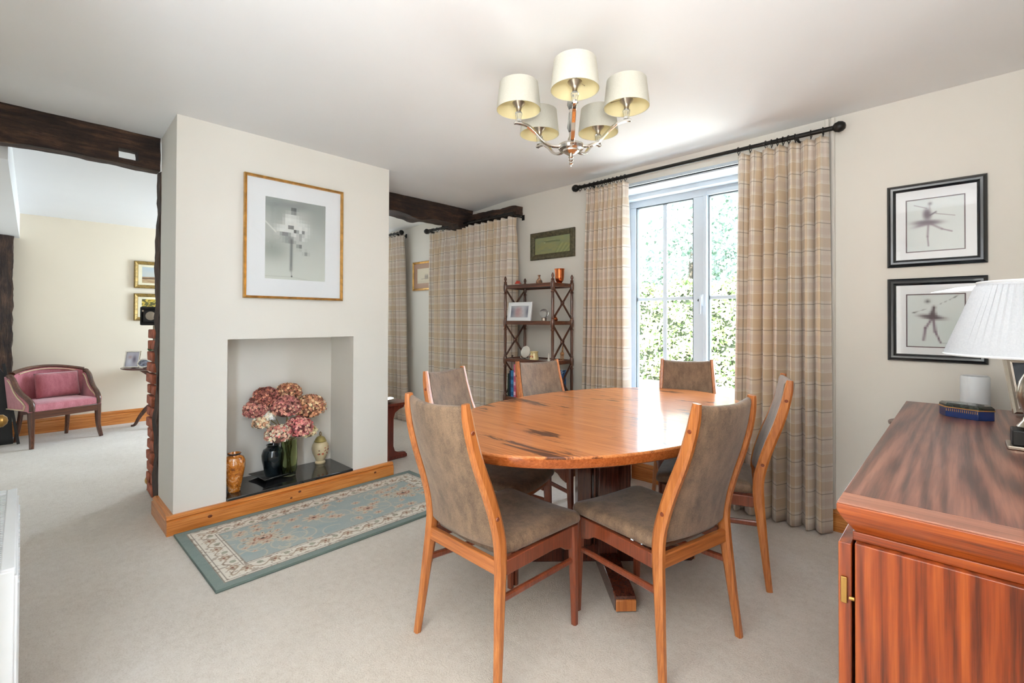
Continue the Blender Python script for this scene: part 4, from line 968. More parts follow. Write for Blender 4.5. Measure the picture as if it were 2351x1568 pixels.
def dancer(kind):
    def fn(U, V):
        im = np.ones(U.shape+(3,))*C(218, 225, 223); im = lay(im, vnoise(U, V, 4, 8)*0.2, C(204, 213, 213))
        pu, mv = C(92, 78, 92), C(116, 98, 112)
        if kind == 0:
            S_ = lambda *a: seg(U, V, *a)
            im = lay(im, S_(0.14, 0.90, 0.36, 0.82, 0.007)*0.8, mv); im = lay(im, blob(U, V, 0.42, 0.90, 0.035, 0.03)*0.9, C(120, 112, 118)); im = lay(im, S_(0.41, 0.87, 0.42, 0.80, 0.014)*0.5, C(170, 160, 162))
            im = lay(im, blob(U, V, 0.37, 0.70, 0.075, 0.11, 3, 0.1)*0.95, pu); im = lay(im, S_(0.42, 0.68, 0.52, 0.73, 0.018)*0.8, pu); im = lay(im, S_(0.52, 0.70, 0.84, 0.63, 0.008)*0.6, mv)
            im = lay(im, blob(U, V, 0.37, 0.545, 0.25, 0.05, 3, -0.05)*0.9, pu); im = lay(im, blob(U, V, 0.27, 0.505, 0.14, 0.03, 2, 0.2)*0.7, mv)
            im = lay(im, S_(0.39, 0.52, 0.375, 0.28, 0.022)*0.65, mv); im = lay(im, S_(0.375, 0.28, 0.39, 0.10, 0.015)*0.75, mv)
            im = lay(im, S_(0.42, 0.52, 0.62, 0.40, 0.022)*0.6, mv); im = lay(im, S_(0.62, 0.40, 0.79, 0.34, 0.014)*0.75, mv)
        else:
            q = lambda a: np.floor(a*26)/26+0.5/26
            Uq, Vq = q(U)*0.5+U*0.5, q(V)*0.5+V*0.5; S_ = lambda *a: seg(Uq, Vq, *a)
            im = lay(im, blob(U, V, 0.8, 0.35, 0.3, 0.35)*0.25, C(190, 206, 200))
            im = lay(im, S_(0.10, 0.65, 0.36, 0.73, 0.010)*0.5, C(140, 140, 142)); im = lay(im, blob(U, V, 0.13, 0.655, 0.03, 0.012)*0.9, C(90, 90, 90)); im = lay(im, S_(0.55, 0.80, 0.86, 0.95, 0.007)*0.5, C(130, 134, 134)); im = lay(im, blob(U, V, 0.84, 0.945, 0.045, 0.012, 2, 0.5)*0.7, C(110, 112, 112))
            im = lay(im, blob(Uq, Vq, 0.37, 0.87, 0.045, 0.035)*0.85, C(92, 90, 92)); im = lay(im, blob(U, V, 0.40, 0.76, 0.06, 0.06)*0.5, C(222, 224, 222))
            im = lay(im, S_(0.48, 0.75, 0.44, 0.55, 0.035)*0.95, C(84, 70, 76)); im = lay(im, blob(Uq, Vq, 0.44, 0.57, 0.22, 0.045, 3, -0.12)*0.95, C(84, 70, 76)); im = lay(im, blob(Uq, Vq, 0.46, 0.60, 0.07, 0.08, 3)*0.9, C(84, 70, 76))
            im = lay(im, S_(0.42, 0.50, 0.33, 0.36, 0.026)*0.8, mv); im = lay(im, S_(0.33, 0.36, 0.30, 0.14, 0.026)*0.8, mv); im = lay(im, S_(0.47, 0.52, 0.50, 0.30, 0.030)*0.85, mv); im = lay(im, S_(0.50, 0.30, 0.59, 0.09, 0.020)*0.85, mv)
            im = lay(im, seg(U, V, 0.62, 0.08, 0.98, 0.08, 0.012)*0.4, C(150, 160, 160))
        return im
    return fn
BP = [(0, 0), (0, 0.010), (0.006, 0.017), (0.016, 0.024), (0.026, 0.022), (0.034, 0.013), (0.038, 0.011), (0.038, 0)]
for kind, z, l in ((0, 1.512, 'upper black-framed picture of a ballet dancer on one leg, right of the check curtain'), (1, 1.008, 'lower black-framed picture of a blurred ballet dancer, directly above the white cylinder')):
    picture('ballet_picture', l, 0.389, 0.442, (-0.098, WY-0.001, z), 0, BP, M_blk, True, dancer(kind), 0.222, 0.272, 0.080, 110, 130, line=0.005, fw_=0.036)
def art_fish(U, V):
    im = np.ones(U.shape+(3,))*C(150, 146, 96); im = lay(im, vnoise(U, V, 9, 2)*0.7, C(122, 132, 104)); im = lay(im, np.clip(V-0.5, 0, 1)*0.8, C(130, 148, 118))
    yb = 0.72-0.25*(U-0.45)**2*2
    body = np.exp(-((V-yb)/0.045)**2)*(U > 0.27)*(U < 0.72); im = lay(im, body*0.75, C(86, 92, 62)); im = lay(im, np.exp(-((V-yb-0.08)/0.02)**2)*(U > 0.33)*(U < 0.6)*0.5, C(176, 178, 136)); im = lay(im, blob(U, V, 0.29, 0.68, 0.02, 0.03), C(200, 200, 160))
    for k in range(8): im = lay(im, seg(U, V, 0.58+0.05*k, 0.02, 0.74+0.05*k, 0.62-0.04*k, 0.014)*0.5, C(176, 178, 108) if k % 2 else C(116, 128, 70))
    return im
picture('fish_picture', 'wide mossy green frame with a relief fish, above the mahogany shelf stand', 0.505, 0.250, (-2.655, WY-0.001, 1.772), 0,
        [(0, 0), (0, 0.018), (0.008, 0.026), (0.030, 0.024), (0.044, 0.016), (0.050, 0.014), (0.050, 0)], M_green, False, art_fish, 0.405, 0.150, 0.050, 80, 40, fw_=0.049, glass=False)
def art_ship(U, V):
    im = np.ones(U.shape+(3,))*C(226, 214, 190); im = lay(im, (V < 0.18)*0.25, C(196, 180, 156))
    for x in (0.36, 0.40, 0.44, 0.47): im = lay(im, blob(U, V, x, 0.42, 0.018, 0.16, 3)*0.7, C(112, 96, 88))
    im = lay(im, seg(U, V, 0.2, 0.30, 0.56, 0.32, 0.02)*0.6, C(130, 112, 100)); return im
picture('ship_picture', 'gilt-framed print of a small ship, half hidden by the drawn check curtain', 0.62, 0.345, (-4.51, WY-0.001, 1.566), 0,
        [(0, 0), (0, 0.014), (0.008, 0.022), (0.020, 0.016), (0.026, 0.012), (0.026, 0)], M_gold, True, art_ship, 0.44, 0.175, 0.085, 60, 30, mmat=M_mountp, fw_=0.025)
def art_sea(U, V):
    im = np.ones(U.shape+(3,))*C(178, 190, 196); im = lay(im, vnoise(U, V, 5, 31)*0.6, C(206, 200, 184)); im = lay(im, (V < 0.40).astype(float), C(166, 132, 96)); im = lay(im, (V < 0.33)*(V > 0.26)*0.9, C(88, 66, 46)); im = lay(im, (V < 0.24)*vnoise(U, V, 9, 4), C(196, 170, 130))
    im = lay(im, seg(U, V, 0.25, 0.35, 0.8, 0.45, 0.03)*0.7, C(120, 92, 66)); return im
def art_woods(U, V):
    im = np.ones(U.shape+(3,))*C(92, 92, 40); im = lay(im, (vnoise(U, V, 14, 3) > 0.55)*0.9, C(206, 170, 60)); im = lay(im, (vnoise(U, V, 22, 6) > 0.62)*0.8, C(62, 62, 32)); im = lay(im, (vnoise(U, V, 18, 9) > 0.7)*0.8, C(226, 196, 90)); im = lay(im, np.clip(0.3-V, 0, 1)*2, C(70, 60, 34)); return im
GP = [(0, 0), (0, 0.020), (0.010, 0.030), (0.024, 0.022), (0.034, 0.018), (0.040, 0.010), (0.040, 0)]
M_cream = plain('cream_slip', rgb(236, 226, 196), 0.7)
for z, f_, l in ((1.580, art_sea, 'upper gold-framed landscape with a grey sky on the lounge wall'), (1.196, art_woods, 'lower gold-framed painting of yellow woods on the lounge wall')):
    picture('gilt_landscape', l, 0.46, 0.320, (-7.048, 1.142, z), PI/2, GP, M_gold2, True, f_, 0.310, 0.190, 0.065, 40, 30, mmat=M_cream, fw_=0.038, glass=False)

# ============================================================ MAHOGANY SHELF STAND
EX0, EX1, EY0, EY1 = -2.930, -2.392, 2.975, 3.235
E_ = rootobj('shelf_stand', 'tall open mahogany shelf stand with crossed side braces between the two curtains', 'shelves', (0, 0, 0))
E_.location = ((EX0+EX1)/2, (EY0+EY1)/2, 0); ex, ey = (EX1-EX0)/2, (EY1-EY0)/2
SH = [0.215, 0.535, 0.872, 1.200, 1.515]
def turned():
    p = [(0, 0.0), (0.010, 0.002), (0.014, 0.03), (0.010, 0.06), (0.016, 0.085), (0.012, 0.10)]
    prev = 0.10
    for z in SH:
        p += [(0.0115, prev+0.02), (0.0135, (prev+z)/2), (0.0115, z-0.075), (0.016, z-0.062), (0.010, z-0.052), (0.015, z-0.040), (0.0175, z-0.03), (0.0185, z), (0.0175, z+0.018), (0.012, z+0.030), (0.015, z+0.036), (0.0115, z+0.044)]; prev = z+0.044
    p = [q for q in p if q[1] < 1.560]
    p += [(0.010, 1.556), (0.006, 1.562), (0.0115, 1.574), (0.0125, 1.584), (0.008, 1.598), (0.004, 1.604), (0, 1.607)]
    return p
pm = None
for sx in (-1, 1):
    for sy in (-1, 1):
        if pm is None: o = MB().lathe(turned(), n=16).build('post', M_mahog, E_); pm = o
        else: o = pm.copy(); COL.objects.link(o); o.parent = E_
        o.location = (sx*ex, sy*ey, 0)
for z in SH:
    mb = MB().box(-ex, ex, -ey, ey, z-0.006, z+0.004); mb.box(-ex, ex, -ey-0.008, -ey+0.006, z-0.020, z+0.012); mb.box(-ex, ex, ey-0.006, ey+0.006, z-0.020, z+0.012)
    for s in (-1, 1): mb.box(s*ex-0.007, s*ex+0.007, -ey, ey, z-0.020, z+0.012)
    mb.build('shelf', M_mahogX, E_, bevel=0.002)
for i in range(1, len(SH)-0):
    if i == 0: continue
    za, zb2 = SH[i-1]+0.035, SH[i]-0.03
    for s in (-1, 1):
        for d in (-1, 1):
            MB().sweep([(s*ex, -d*(ey-0.012), za), (s*ex, d*(ey-0.012), zb2)], (0.010, 0.013), (1, 0, 0), 4).build('cross_brace', M_mahog, E_)
        zc_ = (za+zb2)/2; MB().lathe([(0, -0.012), (0.014, -0.010), (0.019, -0.005), (0.019, 0.005), (0.014, 0.010), (0, 0.012)], (0, 0, 0), 12, 'X').build('rosette', M_mahog, E_, loc=(s*ex, 0, zc_))
TZ, Z2, Z3, Z4 = SH[4]+0.005, SH[3]+0.005, SH[2]+0.005, SH[1]+0.005
# top shelf
q = rootobj('cottage_ornament', 'tiny white china cottage with a red roof on the top shelf', 'ornament', (-2.855, 3.06, TZ), 0.3)
M_china = plain('white_china', rgb(232, 226, 214), 0.25, coat=0.4)
mb = MB().prism([(-0.022, 0), (0.022, 0), (0.022, 0.022), (-0.022, 0.022)], -0.015, 0.015); mb.ball((0.010, -0.006, 0.008), 0.016); mb.build('cottage_walls', M_china, q, bevel=0.003)
mb = MB().prism([(-0.027, 0.020), (0.027, 0.020), (0.008, 0.045), (-0.008, 0.045)], -0.020, 0.020); mb.box(-0.014, -0.007, -0.004, 0.004, 0.036, 0.052); mb.box(0.008, 0.015, -0.004, 0.004, 0.034, 0.050)
lab(mb.build('cottage_roof', plain('red_glazed_roof', rgb(186, 60, 40), 0.35, var=0.2, scale=60), q, bevel=0.002), 'red roof with two chimneys')
for x in (-0.012, 0.0, 0.012): MB().cbox((x, -0.0155, 0.012), (0.006, 0.002, 0.008)).build('cottage_window', M_black, q)
q = rootobj('bud_vase', 'small brown and cream banded pear-shaped bud vase in the middle of the top shelf', 'vase', (-2.600, 3.05, TZ))
MB().lathe([(0, 0), (0.016, 0), (0.020, 0.004), (0.029, 0.020), (0.026, 0.034), (0.014, 0.050), (0.009, 0.058), (0.010, 0.075), (0.014, 0.083), (0.011, 0.083), (0.006, 0.06), (0, 0.058)], n=24).build('vase_body', plain('cream_and_brown_glaze', rgb(150, 110, 84), 0.25, var=0.5, scale=55, coat=0.5), q)
for za, zb2, ra, rb_ in ((0.030, 0.040, 0.0282, 0.0215), (0.004, 0.012, 0.0208, 0.0262)): MB().lathe([(ra, za), (rb_, zb2)], n=24).build('glaze_band', plain('dark_brown_glaze', rgb(74, 40, 28), 0.25), q)
M_copper = plain('polished_copper', rgb(216, 120, 72), 0.18, 1.0, var=0.1, scale=20)
q = rootobj('copper_beaker', 'shiny copper footed beaker at the right end of the top shelf', 'beaker', (-2.428, 3.11, TZ))
MB().lathe([(0, 0), (0.028, 0), (0.030, 0.004), (0.020, 0.012), (0.026, 0.020), (0.034, 0.034), (0.038, 0.06), (0.040, 0.115), (0.044, 0.128), (0.042, 0.128), (0.037, 0.11), (0.034, 0.06), (0.028, 0.03), (0, 0.024)], n=32).build('beaker_body', M_copper, q)
# second shelf
q = rootobj('white_photo_frame', 'white landscape photo frame standing on the second shelf', 'photo frame', (-2.785, 3.00, Z2+0.002), rot=Euler((math.radians(-9), 0, math.radians(3))))
frame_ring(MB(), 0.265, 0.168, [(0, 0), (0, 0.014), (0.004, 0.017), (0.030, 0.015), (0.034, 0.011), (0.034, 0)]).build('frame', M_white, q, angle=24)
def ph_people(U, V):
    im = np.ones(U.shape+(3,))*C(196, 202, 210); im = lay(im, blob(U, V, 0.05, 0.45, 0.2, 0.5)*0.8, C(96, 102, 116)); im = lay(im, blob(U, V, 0.95, 0.5, 0.14, 0.5)*0.85, C(92, 96, 110)); im = lay(im, blob(U, V, 0.42, 0.45, 0.2, 0.5, 3)*0.85, C(178, 132, 128)); im = lay(im, blob(U, V, 0.6, 0.3, 0.2, 0.35)*0.6, C(206, 190, 190)); im = lay(im, vnoise(U, V, 9, 40)*0.2, C(130, 110, 116)); return im
painted('photograph', 0.20, 0.102, 40, 22, ph_people, M_paint, q, (0, -0.006, 0.033)); boxo('backboard', M_white, (-0.12, 0.12, -0.004, 0.0, 0.012, 0.156), q)
MB().prism([(0.0, 0.03), (0.045, -0.0), (0.0, 0.14)], -0.012, 0.012, 'YZ').build('strut', M_white, q)
q = rootobj('snow_globe', 'clear glass globe on a small nickel base on the second shelf', 'snow globe', (-2.545, 3.05, Z2))
MB().lathe([(0, 0), (0.026, 0), (0.027, 0.006), (0.022, 0.010), (0.022, 0.030), (0.026, 0.034), (0, 0.036)], n=24).build('globe_base', M_nick, q)
MB().ball((0, 0, 0.070), 0.039, 24, 14).build('globe_glass', M_crystal, q)
q = rootobj('copper_jug', 'little round copper jug behind the front right post of the second shelf', 'jug', (-2.455, 3.08, Z2))
MB().lathe([(0, 0), (0.018, 0), (0.026, 0.012), (0.027, 0.024), (0.018, 0.038), (0.012, 0.046), (0.015, 0.060), (0.013, 0.060), (0.009, 0.046), (0, 0.04)], n=24).build('jug_body', M_copper, q)
MB().tube([(-0.015, 0, 0.055), (-0.034, 0, 0.05), (-0.036, 0, 0.032), (-0.024, 0, 0.02)], 0.003, 6).build('handle', M_copper, q)
q = rootobj('glass_decanter', 'small clear glass bell beside the white frame at the left of the second shelf', 'glass ornament', (-2.905, 3.05, Z2))
MB().lathe([(0, 0), (0.024, 0), (0.025, 0.006), (0.020, 0.03), (0.012, 0.05), (0.005, 0.06), (0.005, 0.075), (0.009, 0.082), (0, 0.09)], n=20).build('bell_glass', M_crystal, q)
# third shelf
q = rootobj('display_plate', 'small grey and white picture plate on a stand on the third shelf', 'plate', (-2.79, 3.07, Z3+0.002), rot=Euler((math.radians(-14), 0, 0)))
mb = MB().lathe([(0, 0.0), (0.035, 0.002), (0.050, -0.004), (0.052, -0.003), (0.036, 0.006), (0, 0.005)], (0, 0, 0.062), 32, 'Y'); mb.xf(Matrix.Translation((0, 0, 0))); mb.v = [(v[0], v[1], v[2]) for v in mb.v]
# lathe on Y swaps the axes: recentre the disc upright
mb = MB().lathe([(0, 0.0), (0.034, 0.0), (0.052, -0.006), (0.053, -0.004), (0.035, 0.005), (0, 0.005)], (0, 0, 0), 36).xf(Matrix.Translation((0, 0, 0.062))@Matrix.Rotation(PI/2, 4, 'X')); mb.build('plate_rim', M_china, q)
def art_plate(U, V):
    im = np.ones(U.shape+(3,))*C(186, 190, 184); d = np.hypot(U-0.5, V-0.5)
    im = lay(im, blob(U, V, 0.42, 0.5, 0.18, 0.32, 3)*0.8, C(104, 110, 100)); im = lay(im, blob(U, V, 0.62, 0.55, 0.10, 0.28, 3)*0.8, C(214, 214, 206)); im = lay(im, blob(U, V, 0.58, 0.75, 0.06, 0.06), C(96, 92, 86)); im = lay(im, (vnoise(U, V, 12, 3) > .6)*0.4, C(120, 124, 112))
    return im
painted('plate_picture', 0.046, 0.046, 18, 18, art_plate, M_glaze, q, (0, -0.0018, 0.039))
mb = MB(); 
for s in (-1, 1): mb.tube([(s*0.030, 0.035, 0.002), (s*0.030, -0.012, 0.004), (s*0.030, -0.016, 0.016)], 0.0028, 6); mb.tube([(s*0.028, 0.03, 0.004), (s*0.02, 0.018, 0.08)], 0.0022, 6)
mb.build('plate_stand', M_china, q)
q = rootobj('honey_pot', 'squat cream pot with orange flowers on the third shelf', 'pot', (-2.645, 3.04, Z3))
def pot_prof(): return [(0, 0), (0.036, 0), (0.040, 0.004), (0.039, 0.020), (0.032, 0.052), (0.031, 0.060), (0.036, 0.064), (0.036, 0.074), (0.030, 0.074), (0.028, 0.06), (0, 0.05)]
MB().lathe(pot_prof(), n=32).build('pot_body', plain('cream_yellow_glaze', rgb(226, 204, 146), 0.25, var=0.08, coat=0.5), q)
M_flw = plain('orange_flower_glaze', rgb(206, 120, 84), 0.3, var=0.3, scale=80)
for a in (-1.9, -1.3): MB().ball((0, 0, 0), 0.010, 10, 6).xf(Matrix.Translation((0.0355*math.cos(a), 0.0355*math.sin(a), 0.03))@Matrix.Diagonal((1, 0.5, 1, 1))).build('flower_spot', M_flw, q)
q = rootobj('china_figurine', 'slim pale china figure at the right of the third shelf', 'figurine', (-2.468, 3.02, Z3))
MB().lathe([(0, 0), (0.012, 0), (0.013, 0.004), (0.009, 0.02), (0.006, 0.036), (0.008, 0.044), (0.004, 0.052), (0.006, 0.060), (0.003, 0.067), (0, 0.068)], n=14).build('figure', M_china, q)
q = rootobj('wooden_giraffe', 'carved spotted wooden giraffe leaning by the right post of the third shelf', 'carving', (-2.440, 3.165, Z3))
M_gir = plain('carved_pale_wood', rgb(176, 128, 84), 0.5, var=0.4, scale=90)
mb = MB().sweep([(0.0, 0, 0.06), (0.006, 0, 0.11), (0.016, 0, 0.155)], [(0.016, 0.018), (0.010, 0.012), (0.009, 0.010)], (0, 1, 0), 12); mb.ball((0.018, -0.006, 0.162), 0.009, 10, 6); mb.ball((0.0, 0, 0.058), 0.018, 12, 8)
mb.tube([(0.014, 0, 0.168), (0.013, 0, 0.180)], 0.0018, 5); mb.tube([(0.022, 0, 0.168), (0.022, 0, 0.180)], 0.0018, 5)
mb.build('giraffe_body', M_gir, q)
for sx in (-1, 1):
    for sy in (-1, 1): MB().tube([(sx*0.009, sy*0.006, 0.05), (sx*0.011, sy*0.007, 0.0)], [0.0035, 0.0028], 8).build('leg', M_gir, q)
q = rootobj('dark_figurine', 'tiny dark seated figure at the left end of the third shelf', 'figurine', (-2.885, 3.02, Z3))
MB().lathe([(0, 0), (0.012, 0), (0.011, 0.008), (0.006, 0.016), (0.009, 0.022), (0.007, 0.03), (0, 0.033)], n=12).build('figure', plain('dark_carved_wood', rgb(70, 46, 34), 0.5), q)
# books on the fourth shelf
bk = [('bottle green', (28, 48, 36), 0.205, 0.020, 'narrow dark green book at the left end of the fourth shelf'), ('navy', (22, 34, 66), 0.232, 0.016, 'dark navy book between the green and the bright blue books'),
      ('blue', (60, 124, 176), 0.235, 0.034, 'bright blue book on the fourth shelf'), ('pink', (206, 96, 130), 0.292, 0.026, 'tall pink book next to the bright blue one'),
      ('red', (190, 78, 48), 0.280, 0.026, 'brick red book beside the tall pink one'), ('cream', (212, 196, 140), 0.276, 0.024, 'cream book with dark bands on its spine beside the red one'),
      ('sage', (150, 176, 140), 0.255, 0.022, 'pale green book at the right of the row, behind the chair back')]
xk = EX0+0.022
for cn, c_, h_, t_, l in bk:
    B_o = rootobj('book', l, 'book', (xk+t_/2, 3.065, Z4), group='books on the fourth shelf'); mm = plain(cn.replace(' ', '_')+'_book_cloth', rgb(*c_), 0.5, var=0.12, scale=30)
    mb = MB(); D_ = 0.16; mb.box(-t_/2+0.0005, -t_/2+0.003, -D_/2, D_/2, 0, h_); mb.box(t_/2-0.003, t_/2-0.0005, -D_/2, D_/2, 0, h_); mb.box(-t_/2+0.0005, t_/2-0.0005, -D_/2-0.001, -D_/2+0.002, 0, h_)
    mb.build('cover', mm, B_o, bevel=0.0008); boxo('page_block', M_cream, (-t_/2+0.0035, t_/2-0.0035, -D_/2+0.004, D_/2-0.004, 0.003, h_-0.004), B_o)
    if cn in ('cream', 'pink', 'blue'):
        mt = plain(cn+'_spine_band', rgb(*{'cream': (92, 70, 48), 'pink': (236, 190, 206), 'blue': (36, 84, 130)}[cn]), 0.5)
        nb = 9 if cn == 'cream' else 3
        for i in range(nb): MB().box(-t_/2+0.002, t_/2-0.002, -D_/2-0.0022, -D_/2-0.001, h_*(0.08+0.86*i/nb), h_*(0.08+0.86*i/nb)+(0.006 if nb > 3 else 0.03)).build('spine_band', mt, B_o)
    xk += t_+0.0015
q = rootobj('blue_gift_bag', 'crumpled blue patterned bag standing at the right end of the fourth shelf', 'bag', (-2.462, 3.165, Z4))
mb = MB()
def bagf(u, v):
    a = 2*PI*u; r = 0.052*(1+0.10*math.sin(5*a+4*v)*v-0.35*max(0, v-0.72)*2.0+0.5*max(0, v-0.9)*3); return (r*1.15*math.cos(a), 0.7*r*math.sin(a), 0.255*v+0.006*math.sin(3*a)*v)
mb.grid(28, 14, bagf); mb.v += [(0, 0, 0.0)]
mb.build('bag_body', plain('blue_patterned_foil', rgb(48, 84, 128), 0.3, 0.3, var=0.6, scale=45), q, angle=70, solid=0.001)
MB().tube([(0.03, -0.03, 0.24), (0.05, -0.035, 0.265), (0.045, -0.03, 0.23)], 0.003, 6).build('ribbon', plain('pale_blue_ribbon', rgb(180, 206, 230), 0.4), q)

# ============================================================ NICHE: VASES AND HYDRANGEAS
HZ = 0.1245
q = rootobj('amber_vase', 'mottled amber and brown shouldered vase at the left edge of the niche', 'vase', (-3.345, 0.945, HZ))
def amber():
    m, nt, p = newmat('mottled_amber_glaze'); v = nt.coords(); a = nt.noise(v, 28, 5, 0.7, 0.8)
    setp(nt, p, color=nt.ramp(a, [(0.32, rgb(66, 34, 20)), (0.44, rgb(176, 100, 30)), (0.54, rgb(206, 128, 44)), (0.62, rgb(214, 176, 140)), (0.72, rgb(110, 70, 50))]), rough=0.22, coat=0.6); return m
MB().lathe([(0, 0), (0.033, 0), (0.036, 0.006), (0.046, 0.07), (0.061, 0.150), (0.062, 0.190), (0.052, 0.216), (0.034, 0.226), (0.032, 0.232), (0.037, 0.242), (0.031, 0.242), (0.027, 0.23), (0.02, 0.20), (0, 0.05)], n=36).build('vase_body', amber(), q)
MB().lathe([(0.0375, 0.2425), (0.038, 0.238), (0.033, 0.231)], n=36).build('dark_lip', M_black, q)
q = rootobj('ginger_jar', 'cream lidded jar with a red flower spray at the back right of the niche', 'jar', (-3.535, 1.585, HZ))
M_crm = plain('cream_ivory_glaze', rgb(222, 204, 164), 0.28, var=0.06, coat=0.5)
MB().lathe([(0, 0), (0.036, 0), (0.038, 0.010), (0.030, 0.020), (0.036, 0.035), (0.056, 0.080), (0.062, 0.115), (0.058, 0.140), (0.046, 0.158), (0.040, 0.162), (0, 0.162)], n=36).build('jar_body', M_crm, q)
lid = MB().lathe([(0, 0.162), (0.043, 0.163), (0.044, 0.170), (0.038, 0.176), (0.036, 0.184), (0.028, 0.196), (0.014, 0.204), (0, 0.206)], n=32).build('lid', plain('olive_gilt_glaze', rgb(186, 168, 104), 0.3, 0.4), q)
MB().tube([(0.014*math.cos(a), 0.0, 0.222+0.014*math.sin(a)) for a in [2*PI*k/14 for k in range(14)]], 0.003, 6, True, (0, 1, 0)).build('finial', M_gold2, lid)
rj = random.Random(4)
for k in range(16):
    a = rj.uniform(-0.9, 0.9)-0.05; z = rj.uniform(0.075, 0.135); r_ = 0.0545+0.006*(1-abs(z-0.11)/0.04)
    MB().ball((0, 0, 0), rj.uniform(0.004, 0.010), 8, 5).xf(Matrix.Translation((r_*math.cos(a), r_*math.sin(a), z))@Matrix.Rotation(a, 4, 'Z')@Matrix.Diagonal((0.25, 1, 1, 1))).build('painted_flower', M_flw if k % 3 else plain('plum_flower_glaze', rgb(120, 60, 56), 0.3), q)
q = rootobj('dark_jar', 'round glossy black jar behind the green glass vase', 'jar', (-3.475, 1.222, HZ+0.008))
MB().lathe([(0, 0), (0.046, 0), (0.048, 0.006), (0.058, 0.05), (0.070, 0.11), (0.072, 0.145), (0.062, 0.178), (0.042, 0.192), (0.038, 0.20), (0.044, 0.212), (0.036, 0.212), (0.03, 0.19), (0, 0.18)], n=40).build('jar_body', plain('black_teal_glaze', rgb(20, 30, 34), 0.12, var=0.3, scale=14, coat=0.6), q)
q = rootobj('square_dish', 'dark grey upturned square dish under the black jar', 'dish', (-3.465, 1.215, HZ), math.radians(8))
rings = []
for k, z in ((0.5, 0.0), (0.62, 0.002), (1.0, 0.024), (0.98, 0.027), (0.6, 0.006), (0.48, 0.005)):
    rings.append([Vector((0.11*k*sx, 0.11*k*sy, z)) for sx, sy in ((-1, -1), (0, -0.93), (1, -1), (0.93, 0), (1, 1), (0, 0.93), (-1, 1), (-0.93, 0))])
loft(MB(), rings).build('dish_body', plain('dark_grey_stoneware', rgb(66, 66, 64), 0.4, var=0.2, scale=40), q, bevel=0.001, angle=50)
V_ = rootobj('glass_vase', 'tall green glass vase holding the hydrangea stems in the niche', 'vase', (-3.41, 1.306, HZ))
M_gglass, _nt, _p = newmat('green_tinted_glass'); setp(_nt, _p, color=(0.80, 0.90, 0.62, 1), rough=0.02, trans=1.0, ior=1.15)
MB().lathe([(0, 0.0), (0.036, 0.0), (0.044, 0.004), (0.052, 0.05), (0.056, 0.12), (0.053, 0.20), (0.050, 0.245), (0.052, 0.252), (0.048, 0.252), (0.047, 0.20), (0.050, 0.12), (0.046, 0.05), (0.036, 0.012), (0, 0.012)], n=40).build('vase_body', M_gglass, V_)
M_stem = plain('straw_green_stems', rgb(150, 138, 78), 0.6, var=0.2, scale=20)
heads = [(-3.42, 1.091, 0.607, 0.068, 'mauve', 'leftmost dusty mauve hydrangea head'), (-3.46, 1.168, 0.672, 0.080, 'dusty', 'dusky red hydrangea head at the upper left'), (-3.36, 1.262, 0.612, 0.085, 'mauve', 'dusty mauve hydrangea head in the centre'),
         (-3.47, 1.320, 0.688, 0.078, 'tan', 'topmost tan and pink hydrangea head'), (-3.40, 1.445, 0.582, 0.096, 'tan', 'big tan hydrangea head at the right'), (-3.34, 1.205, 0.437, 0.070, 'pinkcream', 'pink and cream hydrangea head low on the left, over the black jar'),
         (-3.34, 1.343, 0.462, 0.080, 'rose', 'rose pink hydrangea head low in the centre, over the glass vase'), (-3.37, 1.107, 0.525, 0.046, 'cream', 'small cream and peach hydrangea head drooping at the left'),
         (-3.37, 1.425, 0.415, 0.048, 'cream2', 'small cream hydrangea head drooping at the right of the rose pink one'), (-3.37, 1.155, 0.560, 0.038, 'white', 'small near-white hydrangea cluster left of the centre')]
PAL = {'mauve': [(170, 112, 100), (150, 92, 88), (196, 146, 126), (120, 70, 66)], 'dusty': [(150, 92, 80), (128, 72, 66), (182, 122, 100), (100, 58, 50)], 'tan': [(190, 140, 104), (206, 166, 130), (160, 104, 80), (130, 82, 64)],
       'rose': [(188, 108, 106), (204, 134, 126), (160, 86, 88), (214, 164, 140)], 'pinkcream': [(206, 150, 132), (222, 188, 158), (172, 104, 96), (228, 206, 180)], 'cream': [(218, 182, 150), (200, 156, 124), (228, 206, 176)],
       'cream2': [(216, 196, 156), (196, 172, 128), (206, 160, 130)], 'white': [(236, 226, 206), (224, 208, 184)]}
M_petal = vcol('dried_petal', 0.7)
